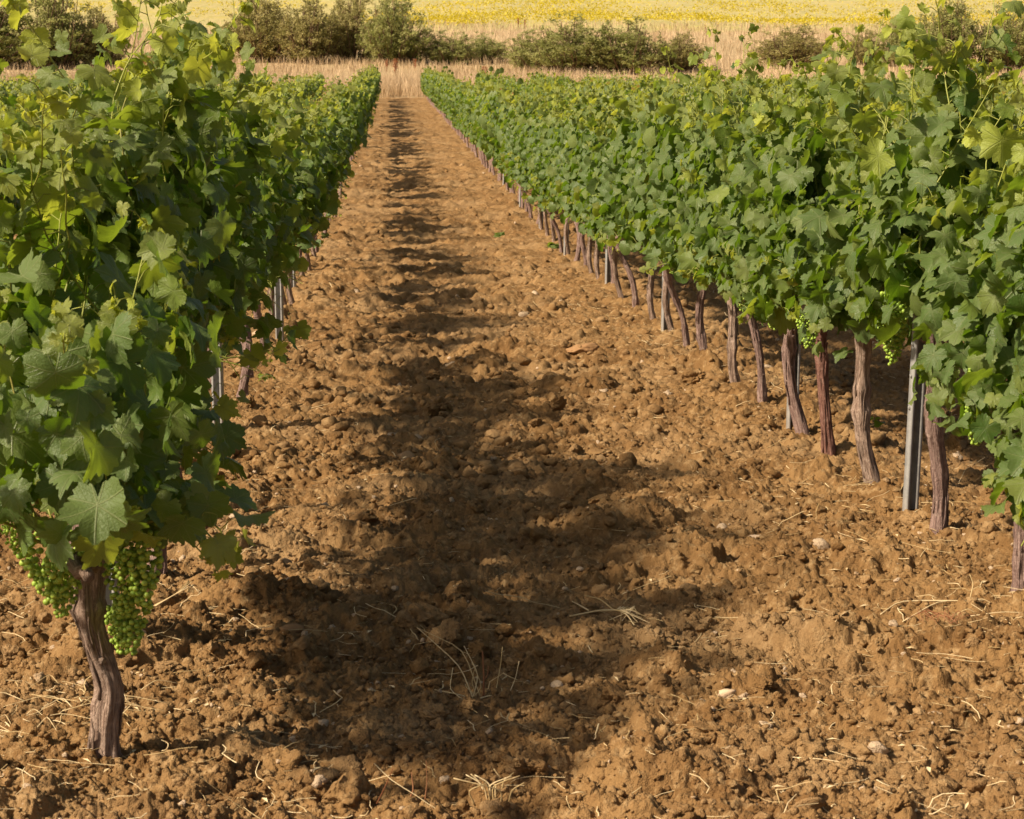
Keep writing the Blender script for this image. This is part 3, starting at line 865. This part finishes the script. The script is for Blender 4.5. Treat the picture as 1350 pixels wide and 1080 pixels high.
for k in range(6):
    fm, _ = grow_vine(800 + k, 'far', 13, 1.0, .52)
    V = np.zeros(len(fm.vertices) * 3, np.float32); fm.vertices.foreach_get('co', V)
    F = np.zeros(len(fm.polygons) * 3, np.int32); fm.polygons.foreach_get('vertices', F)
    C = np.zeros(len(fm.vertices) * 4, np.float32); fm.attributes['tone'].data.foreach_get('color', C)
    FARG.append((V.reshape(-1, 3), F.reshape(-1, 3), C.reshape(-1, 4))); bpy.data.meshes.remove(fm)
for r_i, x in enumerate(ROW_XS):
    if x in (ROW_L, ROW_R): continue
    y = {1: 6, 2: 9}.get(r_i, 15 if r_i == 9 else 15 + 2.2 * abs(x)) + .4
    y0 = {nm: yy for nm, xx, yy in OUTER if xx == x}
    if y0: y = list(y0.values())[0] + .4
    while y < END - .8:
        if (x, y) not in single:
            V, F, C = FARG[rng.integers(6)]
            s = rng.choice([-1, 1]) * .8; sc = rng.uniform(.84, .97)
            zz = ground_z(x, y)
            G.add(V * np.array([s, np.sign(s), sc]) + np.array([x + rng.normal(0, .03), y, zz]), T=F, C=C)
            G.add(*tube(np.array([[x, y, zz - .08], [x + rng.normal(0, .03), y, zz + .3], [x, y + .05, zz + .6]]), [.032, .03, .035], 6), C=(.9, 0, .9, 1))
        y += 1.02
tag(obj('outer_vines', G.mesh('outer_vines', M_LEAF)), 'mass of green vines in the rows farther off to both sides', 'grapevines', kind='stuff')

# ------------------------------------------------------------------ steel posts
def make_post(h=1.22):
    prof = np.array([(-.026, .024), (-.020, .024), (-.026, .028), (-.029, .026), (-.029, -.003), (-.012, -.006), (-.006, -.016), (.006, -.016), (.012, -.006), (.029, -.003), (.029, .026), (.026, .028), (.020, .024), (.026, .024)])
    outer = np.array([(-.017, .026), (-.031, .030), (-.031, -.005), (-.0135, -.008), (-.0075, -.0185), (.0075, -.0185), (.0135, -.008), (.031, -.005), (.031, .030), (.017, .026)])
    inner = np.array([(.017, .0235), (.0285, .0275), (.0285, -.0028), (.0118, -.0055), (.0055, -.016), (-.0055, -.016), (-.0118, -.0055), (-.0285, -.0028), (-.0285, .0275), (-.017, .0235)])
    loop = np.vstack([outer, inner]); n = len(loop)
    zs = np.linspace(-.25, h, 30)
    V = np.concatenate([np.column_stack([loop, np.full(n, z)]) for z in zs])
    Q = [(i * n + j, i * n + (j + 1) % n, (i + 1) * n + (j + 1) % n, (i + 1) * n + j) for i in range(len(zs) - 1) for j in range(n)]
    k = len(outer)
    top = (len(zs) - 1) * n
    Q += [(top + j, top + j + 1, top + n - 2 - j, top + n - 1 - j) for j in range(k - 1)]
    g = Geo(); g.add(V, None, Q)
    return g.mesh('steel_post', M_STEEL, False)
def make_hooks(h=1.22):
    g = Geo()
    for z in np.arange(.42, h - .05, .12):
        for s in (-1, 1):
            P = np.array([[s * .031, .012, z], [s * .038, .012, z + .004], [s * .041, .012, z + .014]])
            g.add(*tube(P, .003, 5))
    return g.mesh('wire_hooks', M_STEEL)
POST, HOOKS = make_post(), make_hooks()
def post(x, y, label, rz, lean=0.0, hs=1.0):
    o = obj('steel_post', POST, None, (x, y, ground_z(x, y)))
    o.scale = (.82, .9, hs); o.rotation_euler = (0, lean, rz); tag(o, label, 'post', 'galvanised steel posts in the vine rows')
    obj('wire_hooks', HOOKS, o)
for i, (y, lab) in enumerate([(7.78, 'nearest galvanised steel post of the row right of the path, fully bare at its foot'), (10.30, 'second steel post right of the path, between a dark and a reddish vine trunk'),
                              (15.2, 'half hidden steel post behind crossed trunks in the row right of the path'), (19.25, 'thin steel post with bright edge, first past the crossed trunks right of the path'), (23.9, 'distant steel post above a leafy sucker in the row right of the path'),
                              (27.9, 'far steel post among small trunks in the row right of the path'), (32.2, 'farther steel post just seen between trunks right of the path'), (36.9, 'farthest clearly seen steel post in the row right of the path')]):
    post(ROW_R - (.02 if i else .05), y, lab, math.radians(200 if i < 2 else 205), -.035 if i == 0 else -.015)
for i, (y, lab) in enumerate([(6.02, 'steel post hidden behind the front grapevine and its hanging grapes'), (10.3, 'steel post in the left row beside the small leafy sprig'), (14.55, 'bright steel post standing clear at the left row, beside the path'),
                              (18.2, 'thin far steel post between two trunks of the left row')]):
    post(ROW_L - .02 + (.03 if i == 0 else .08 if i == 2 else 0), y, lab, math.radians(160), .01, .72 if i == 0 else .9)

# ------------------------------------------------------------------ stones, weeds, dry plants near the camera
def stone(x, y, r, label, mat, sub=4, sink=.3, flat=(1, .8, .7), rz=0, seed=0):
    rng_ = np.random.default_rng(1000 + seed); V, F = lump(sub, rng_, .75)
    g = Geo(); g.add(V * r * np.array(flat), T=F, C=(rng_.random(), 0, 0, 1))
    z = surf(np.array([x]), np.array([y]))[0]
    o = obj('stone', g.mesh('stone', mat), None, (x, y, z + r * flat[2] * (1 - 2 * sink) * .6)); o.rotation_euler = (0, 0, rz)
    tag(o, label, 'stone', 'stones lying on the tilled soil')
def gp(px, py):
    """Ground point seen at a pixel of the 1350 wide photograph (near flat part)."""
    d = 1.525 * 2786 / (py - 160)
    return (px - 515) * d / 2786, d
stone(*gp(772, 474), .125, 'large flat brown boulder lying in the path near the right row', M_STONE2, 4, .3, (1.0, .7, .5), .2, 1)
stone(*gp(535, 610), .040, 'small pale angular stone in the middle of the path', M_STONE, 3, .2, (1, .8, .9), .3, 2)
stone(*gp(369, 745), .034, 'pale rounded stone beside the front left grapevine', M_STONE, 3, .2, (1, .8, .8), .8, 3)
stone(*gp(970, 938), .026, 'small pale stone on the sunlit soil at lower right', M_STONE, 3, .2, (1, .8, .9), 0, 4)
stone(*gp(1005, 715), .030, 'low pale stone left of the nearest steel post', M_STONE, 3, .3, (1.1, .7, .6), 0, 5)
stone(*gp(922, 735), .022, 'tiny whitish stone in the sunlit soil right of the shaded strip', M_STONE, 3, .3, (1.1, .7, .6), 1, 6)
stone(*gp(1248, 615), .030, 'whitish stone behind the S-bent trunk', M_STONE, 3, .2, (.8, .7, 1), 0, 7)
stone(*gp(475, 812), .050, 'dark brown clod of earth standing up by the shaded strip', M_CLOD, 4, .2, (.9, .8, .8), 0, 8)
stone(*gp(380, 845), .042, 'smooth brown stone low in the soil near the front trunk', M_STONE2, 3, .3, (1, .8, .7), .4, 9)
stone(*gp(1320, 690), .085, 'big crumbly earth clod between the two nearest right trunks', M_CLOD, 4, .2, (1, .9, .8), .4, 10)
stone(*gp(905, 445), .045, 'reddish stone under the crossed trunks of the right row', M_STONE, 3, .3, (1.1, .8, .6), 0, 11)

def stalk_clump(name, x, y, label, cat, mat, segs, z=None):
    g = Geo(); rng_ = np.random.default_rng(int(abs(x * 1000)) + 3)
    for P, r in segs:
        P = np.array(P, float); n = 9; s = np.linspace(0, 1, len(P)); q = np.linspace(0, 1, n)
        PP = np.stack([np.interp(q, s, P[:, k]) for k in range(3)], 1)
        for _ in range(1): PP[1:-1] = .25 * PP[:-2] + .5 * PP[1:-1] + .25 * PP[2:]
        g.add(*tube(PP, r * np.linspace(1, .55, n), 6), C=(rng_.random(), 0, 0, 1))
    o = obj(name, g.mesh(name, mat), None, (x, y, surf(np.array([x]), np.array([y]))[0] - .01))
    tag(o, label, cat, None, 'stuff' if name == 'straw_wisps' else None); return o
x0, y0 = gp(620, 925)
r_ = np.random.default_rng(8)
segs = [(((.01, 0, 0), (-.03, .02, .10), (-.145, .05, .20)), .0022), (((.03, 0, 0), (-.02, .04, .14), (-.14, .06, .195)), .002), (((.04, -.02, 0), (-.03, -.02, .03), (-.10, 0, .04)), .002),
        (((.0, 0, .0), (.02, 0, .08), (-.02, 0, .16)), .0018), (((.02, 0, 0), (.0, 0, .06), (.01, 0, .10)), .0018), (((.06, 0, 0), (.08, .02, .10), (.085, .02, .15)), .0018), (((-.01, 0, 0), (-.06, 0, .04), (-.05, 0, .10)), .0017),
        (((-.03, -.03, 0), (.05, -.02, .03), (.10, -.02, .005)), .002), (((-.02, -.02, .0), (.03, -.02, .05), (.0, -.02, .12)), .0016), (((.09, 0, 0), (.12, .02, .06), (.13, .02, .11)), .0016)]
stalk_clump('dry_grass_tuft', x0, y0, 'bent pale dry grass stalks standing in the shaded soil at lower centre', 'dry grass', M_STRAW, segs)
x0, y0 = gp(636, 922)
stalk_clump('dry_weed_stem', x0, y0, 'short upright red-brown stem beside the bent dry grass stalks', 'weed', M_DRYSTEM, [(((0, 0, -.01), (.002, 0, .07), (-.002, 0, .14)), .0036), (((.001, 0, .06), (.012, 0, .075), (.014, 0, .10)), .002)])
x0, y0 = gp(800, 828)
stalk_clump('uprooted_weed', x0, y0, 'uprooted pale weed with forked stem lying in the shaded strip', 'weed', M_STRAW,
            [(((.05, 0, .03), (-.02, -.02, .035), (-.11, -.03, .02)), .004), (((-.05, -.02, .035), (-.08, 0, .05), (-.10, 0, .06)), .0025), (((.03, 0, .03), (-.01, .03, .06), (-.06, .04, .07)), .0025)]
            + [(((.05 + a * .01, 0, .03), (.07 + a * .012, b * .03, .03 + abs(a) * .004), (.085 + c * .03, b * .05, .01)), .0016) for a, b, c in r_.normal(0, 1, (24, 3))])
x0, y0 = gp(1300, 818)
stalk_clump('straw_tangle', x0, y0, 'long bent straw stalks lying in front of the stout right trunk', 'straw', M_STRAW,
            [(((.05, 0, .03), (-.22, 0, .035), (-.31, -.12, .02)), .0028), (((.03, 0, .03), (-.12, -.08, .05), (-.26, -.2, .015)), .0028), (((0, 0, .02), (.02, .02, .08), (.01, .03, .11)), .002)]
            + [(((a * .10, b * .10, .03), (a * .1 + c * .05, b * .1, .045), (a * .1 + c * .12, b * .12 + .03, .03)), .0014) for a, b, c in r_.normal(0, 1, (9, 3))])
x0, y0 = gp(1270, 872)
stalk_clump('root_tangle', x0, y0, 'reddish dry root fibres tangled on the soil at the right edge', 'roots', M_DRYSTEM,
            [(((a * .05, b * .06, .03), (a * .05 + c * .06, b * .06 + .02, .055), (c * .09, a * .05, .03)), .0013) for a, b, c in r_.normal(0, .6, (16, 3))])
for (px, py, lab) in ((95, 960, 'dry straw wisps strewn at the foot of the front left trunk'), (20, 985, 'dry straw wisps lying at the lower left picture edge')):
    x0, y0 = gp(px, py)
    stalk_clump('straw_wisps', x0, y0, lab, 'straw', M_STRAW, [(((a * .12, b * .10, .025), (a * .12 + c * .05, b * .10 + .03, .045), (a * .12 + c * .13, b * .10 + a * .05, .025)), .0013) for a, b, c in r_.normal(0, 1, (14, 3))])

x0, y0 = gp(655, 1062)
stalk_clump('straw_tuft', x0, y0, 'pale frayed straw tuft at the bottom edge of the picture', 'straw', M_STRAW,
            [(((a * .03, b * .03, 0), (a * .04, b * .04, .04), (a * .04 + c * .04, b * .05, .06)), .0022) for a, b, c in r_.normal(0, 1, (16, 3))])
x0, y0 = gp(520, 1066)
stalk_clump('dry_red_stems', x0, y0, 'thin red-brown forked stems sticking up at the bottom edge', 'weed', M_DRYSTEM,
            [(((-.05, 0, 0), (-.03, 0, .04), (-.012, .01, .08)), .002), (((.02, 0, 0), (.035, 0, .03), (.03, .01, .07)), .0026), (((.06, 0, 0), (.066, 0, .05), (.064, 0, .10)), .0017)])
x0, y0 = gp(240, 822)
stalk_clump('straw_sheaf', x0, y0, 'frayed pale straw sheaf on the soil right of the front trunk', 'straw', M_STRAW,
            [(((-.09 + a * .01, -.04, .02), (-.03, 0, .05), (.02 + a * .02, .03 + b * .02, .06 + c * .012)), .0018) for a, b, c in r_.normal(0, 1, (5, 3))] + [(((0, .02, .05), (.02 + a * .012, .03, .06 + b * .01), (.05 + a * .02, .04 + c * .02, .05)), .0013) for a, b, c in r_.normal(0, 1, (9, 3))])

def weed(x, y, label, n=9, s=.03):
    L = Leaves(); rng_ = np.random.default_rng(int(y * 100))
    for k in range(n):
        a = rng_.uniform(0, 6.28); o_ = np.array([math.cos(a), math.sin(a), 0])
        L.add(o_ * rng_.uniform(.01, .05) + np.array([0, 0, rng_.uniform(.02, .07)]), o_ * .4 + np.array([0, 0, 1]), o_, s * rng_.uniform(.6, 1.2), (rng_.random(), .35, .2, 1))
    g = Geo(); L.into(g, 'mid', rng_)
    o = obj('weed', g.mesh('weed', M_LEAF), None, (x, y, surf(np.array([x]), np.array([y]))[0])); tag(o, label, 'weed')
weed(*gp(383, 448), 'small green weed on the soil right of the bright left steel post', 10, .03)
weed(*gp(348, 505), 'tiny green weed between the left row and the path', 8, .025)
weed(*gp(660, 318), 'leafy green sucker sprawling into the path from the right row', 26, .075)
weed(*gp(730, 330), 'leafy green sucker hanging low in front of small right trunks', 26, .07)
weed(*gp(1172, 578), 'single green leaf fallen on the soil left of the nearest steel post', 3, .04)

# ------------------------------------------------------------------ dry grass, bushes, flowers behind the vineyard
def build_dry_grass():
    rng = np.random.default_rng(31); Vs, Cs = [], []
    def blades(n, y0, y1, xl, xr, h0, h1, wd, thin=1.0):
        y = rng.uniform(y0, y1, n); x = rng.uniform(xl, xr, n) * y
        k = rng.random(n) < np.clip(.55 + 1.1 * vnoise(x * .25, y * .25, 55) + .7 * vnoise(x * 1.1, y * 1.1, 56), .05, 1) * thin
        x, y = x[k], y[k]; n = len(x)
        z = macro(x, y); h = rng.uniform(h0, h1, n) * (.75 + .7 * (vnoise(x * .5, y * .5, 57) + .5)); a = rng.uniform(0, PI, n)
        ln = rng.normal(0, .22, (n, 2)) * h[:, None]
        ux, uy = np.cos(a) * wd, np.sin(a) * wd
        P = np.stack([np.stack([x - ux, y - uy, z - .03], 1), np.stack([x + ux, y + uy, z - .03], 1),
                      np.stack([x + ln[:, 0] * .4 + ux * .8, y + ln[:, 1] * .4 + uy * .8, z + h * .62], 1), np.stack([x + ln[:, 0] * .4 - ux * .8, y + ln[:, 1] * .4 - uy * .8, z + h * .62], 1),
                      np.stack([x + ln[:, 0] + ux * .5, y + ln[:, 1], z + h], 1)], 1)
        Vs.append(P.reshape(-1, 3)); r = np.clip(rng.normal(.5, .25, n) + .6 * vnoise(x * .15, y * .15, 58), 0, 1)
        c = np.zeros((n, 5, 4), np.float32); c[:, :, 0] = r[:, None]; Cs.append(c.reshape(-1, 4))
    blades(52000, END + .6, 124, -.24, .36, .55, 1.15, .013)
    blades(36000, 124, 146, -.24, .36, .3, .62, .017)
    blades(42000, 146, 212, -.24, .36, .25, .6, .024)
    V = np.concatenate(Vs); m = len(V) // 5; b = np.arange(m)[:, None] * 5
    Q = b + np.array([[0, 1, 2, 3]]); T = b + np.array([[3, 2, 4]])
    me = mesh_from('dry_grass', V, [T, Q], M_DRYGRASS, True, None, np.concatenate(Cs))
    tag(obj('dry_grass', me), 'tall pale dry grass on the slope beyond the vine rows', 'dry grass', kind='stuff')
build_dry_grass()

def build_flowers():
    rng = np.random.default_rng(41); n = 260000
    y = 196 + 170 * rng.random(n) ** 1.25; x = rng.uniform(-.24, .36, n) * y
    d = .8 * vnoise(x * .16, y * .05, 61) + .9 * vnoise(x * .4, y * .3, 62) + .8 * vnoise(x * 1.1, y * 1.1, 63)
    edge = smooth(200, 212, y + 16 * vnoise(x * .05, y * .02, 64) - np.where(x < -8, 10, 0))
    pr = np.clip(.20 + .75 * d + .35 * np.exp(-((y - 216) / 12) ** 2) * (x > 4) - .12 * (x < 0), .02, 1) ** 1.4
    k = rng.random(n) < edge * pr
    x, y = x[k], y[k]; n = len(x); z = macro(x, y)
    h = rng.uniform(.35, .7, n); s = rng.uniform(.06, .14, n)
    Vs = []
    for a0 in (0, PI / 2):
        a = rng.uniform(0, PI, n) + a0; ux, uy = np.cos(a) * s, np.sin(a) * s
        t_ = rng.normal(0, .06, (n, 4))
        Vs.append(np.stack([np.stack([x - ux, y - uy, z + h + t_[:, 0]], 1), np.stack([x - uy * .7, y + ux * .7, z + h + .03 + t_[:, 1]], 1), np.stack([x + ux, y + uy, z + h + t_[:, 2]], 1), np.stack([x + uy * .2, y - ux * .2, z + h - s * .25], 1)], 1).reshape(-1, 3))
    V = np.concatenate(Vs); m = len(V) // 4; Q = np.arange(m)[:, None] * 4 + np.array([[0, 1, 2, 3]])
    C = np.zeros((len(V), 4), np.float32); C[:, 0] = np.tile(np.repeat(rng.random(n), 4), 2)
    tag(obj('yellow_flowers', mesh_from('yellow_flowers', V, Q, M_FLOWER, False, None, C)), 'yellow wild flowers covering the hillside beyond the bushes', 'wild flowers', kind='stuff')
build_flowers()

def make_bush(seed, mat, upright=.6, n_stems=60, leaves=15000):
    """Unit bush about 1 wide (radius .5) and 1 tall: fanned stems, twig ends feathered with small leaves."""
    rng = np.random.default_rng(seed); S, Vs, Cs = Geo(), [], []
    ends = []
    for k in range(n_stems):
        a = rng.uniform(0, 2 * PI); rr = math.sqrt(rng.random()) * .46
        tip = np.array([math.cos(a) * rr, math.sin(a) * rr, (1 - (rr / .55) ** 2.2) * rng.uniform(.62, 1.08) + .10])
        b = np.array([math.cos(a) * rr * .35, math.sin(a) * rr * .35, -.03])
        mid = (b + tip) / 2 + rng.normal(0, .03, 3)
        S.add(*tube(np.stack([b, mid, tip]), [.010, .007, .003], 5, cap=False), C=(rng.random(), 0, 0, 1))
        for q in range(9):
            f = rng.uniform(.18, 1.0); p = b + (tip - b) * f
            e = p + rng.normal(0, .075, 3) + np.array([0, 0, .06 * upright])
            S.add(*tube(np.stack([p, (p + e) / 2 + rng.normal(0, .01, 3), e]), [.003, .002, .0015], 4, cap=False), C=(rng.random(), 0, 0, 1))
            ends.append((p, e))
    per = leaves // len(ends)
    for p, e in ends:
        tone = np.clip(rng.normal(.5, .22), 0, 1)
        dv = nrm(e - p + np.array([0, 0, .03]))
        c = p + (e - p) * rng.uniform(.4, 1.15, per)[:, None] + rng.normal(0, .019, (per, 3))
        d = nrm(dv + rng.normal(0, .5, (per, 3)) + np.array([0, 0, .5 * upright])); sd = nrm(np.cross(d, rng.normal(size=(per, 3))))
        L = rng.uniform(.020, .045, per)[:, None]; W_ = L * .26
        Vs.append(np.stack([c - sd * W_ * .3, c + d * L * .5 + sd * W_, c + d * L, c + d * L * .5 - sd * W_], 1).reshape(-1, 3))
        q = np.zeros((per * 4, 4), np.float32); q[:, 0] = np.repeat(np.clip(tone + rng.normal(0, .12, per), 0, 1), 4); Cs.append(q)
    V = np.concatenate(Vs); Q = np.arange(len(V) // 4)[:, None] * 4 + np.array([[0, 1, 2, 3]])
    return mesh_from('bush_foliage', V, Q, mat, False, None, np.concatenate(Cs)), S.mesh('bush_stems', M_TWIG)
BUSH = [make_bush(1, M_BUSH, .9), make_bush(2, M_BUSH2, 1.1), make_bush(3, M_BUSH, .5), make_bush(4, M_BUSH2, .6), make_bush(5, M_BUSH, .8)]
def bush(px0, px1, ptop, pbase, k, label, d=None):
    """Stands where its foot is seen on the slope."""
    if d is None:
        dd = np.linspace(118, 230, 600); yp = 160 + 2786 * (CAM_H - _pchip(dd)) / dd
        d = float(dd[np.argmin(np.abs(yp - pbase))])
    x = ((px0 + px1) / 2 - 515) * d / 2786; wd = (px1 - px0) * d / 2786; h = (pbase - ptop) * d / 2786
    e = empty('bush', (x, d, ground_z(x, d) - .05)); tag(e, label, 'bush', 'bushes along the edge of the dry grass')
    f, s = BUSH[k]
    rz = random.uniform(0, 6.28)
    for nm, me in (('foliage', f), ('stems', s)):
        o = obj(nm, me, e); o.scale = (wd * 1.34, wd * 1.1, h * 1.03); o.rotation_euler = (0, 0, rz)
bush(-90, 55, -6, 88, 0, 'large dark olive bush at the upper left corner')
bush(25, 140, -8, 86, 4, 'tall olive bush second from the upper left corner')
bush(98, 186, 18, 84, 3, 'low brown bush right of the tall olive bush at upper left')
bush(306, 400, 2, 84, 1, 'spindly brown bush above the left row, leftmost of the central clump', None)
bush(370, 455, 12, 86, 3, 'lower brown bush inside the central clump, second from its left')
bush(425, 505, 0, 83, 1, 'tall feathery bush in the middle of the central clump')
bush(478, 570, 4, 86, 4, 'tall olive brown bush at the right end of the central clump, above the path')
bush(556, 625, 46, 86, 2, 'low olive bush just right of the central clump')
bush(610, 672, 52, 84, 0, 'small low olive bush between the central clump and the broad gorse')
bush(668, 740, 46, 94, 2, 'rounded olive bush, left part of the broad gorse thicket')
bush(705, 800, 35, 97, 0, 'broad dense dark green bush in the middle of the gorse thicket')
bush(780, 872, 33, 97, 2, 'broad dense green bush at the right of the gorse thicket')
bush(855, 932, 52, 94, 3, 'low brownish bush at the right end of the gorse thicket')
bush(995, 1090, 44, 92, 3, 'low bush half hidden behind the right row tops, beside red dock stems')
bush(1110, 1165, 46, 88, 1, 'thin brown bush left of the large bush at upper right')
bush(1150, 1225, 34, 90, 4, 'medium olive bush against the yellow field at upper right')
bush(1205, 1300, 11, 98, 0, 'tallest olive bush at upper right')
bush(1280, 1380, 22, 98, 2, 'dark olive bush cut off by the right picture edge')

def make_dock(seed):
    rng = np.random.default_rng(seed); S, G_ = Geo(), Geo()
    V6, F6 = ico(1)
    for k in range(4):
        a = rng.normal(0, .09, 2); P = np.array([[0, 0, -.03], [a[0] * .5, a[1] * .5, .5], [a[0], a[1], 1.0]])
        S.add(*tube(P, [.012, .010, .006], 5))
        for q in range(26):
            f = rng.uniform(.45, 1.02); c = np.array([a[0] * f, a[1] * f, f]) + rng.normal(0, .035, 3)
            G_.add(V6 * rng.uniform(.010, .024) * np.array([1, 1, 1.6]) + c, T=F6, C=(rng.random(), 0, 0, 1))
    return S.mesh('dock_stem', M_DRYSTEM), G_.mesh('dock_seed_head', M_DOCK)
DOCK = [make_dock(k) for k in range(3)]
for i, (px, ptop, pb, lab) in enumerate([(524, 82, 110, 'rust red dock plant right above the end of the path, in dry grass'), (549, 82, 100, 'rust red dock plant beside the top of the first right row'), (512, 82, 98, 'small rust red dock stem left of the dock above the path'),
        (411, 70, 86, 'rust red dock plant in the row of docks below the central bushes, second from left'), (421, 68, 87, 'rust red dock plant below the middle of the central bushes'), (437, 66, 85, 'tall rust red dock plant below the central bushes, rightmost of a cluster'),
        (399, 70, 86, 'rust red dock plant leftmost below the central bushes'), (500, 66, 84, 'rust red dock stem below the right end of the central bushes'), (683, 28, 42, 'rusty dock stem on the pale slope left above the gorse thicket'), (692, 30, 42, 'thin dark dock stem above the gorse thicket'),
        (928, 34, 44, 'rusty dock stem at the edge of the yellow field'), (1085, 68, 90, 'dark red dock clump behind the dip in the right row top'), (1098, 72, 92, 'smaller dark red dock right of the clump behind the right row'), (1286, 80, 102, 'bright red dock at the foot of the tallest right bush'),
        (1308, 70, 100, 'red dock stem below the bush at the right edge'), (680, 100, 116, 'small rusty dock beside the third row right of the path'), (640, 90, 116, 'rusty dock by the top of the second right row')]):
    dd = np.linspace(116, 230, 600); yp = 160 + 2786 * (CAM_H - _pchip(dd)) / dd
    d = float(dd[np.argmin(np.abs(yp - pb))]); x = (px - 515) * d / 2786; h = (pb - ptop) * d / 2786
    s, g_ = DOCK[i % 3]
    e = empty('red_dock_plant', (x, d, ground_z(x, d) - .02), random.uniform(0, 6)); tag(e, lab, 'weed', 'red dock plants in the dry grass'); e.scale = (h * .9, h * .9, h)
    obj('stem', s, e); obj('seed_head', g_, e)
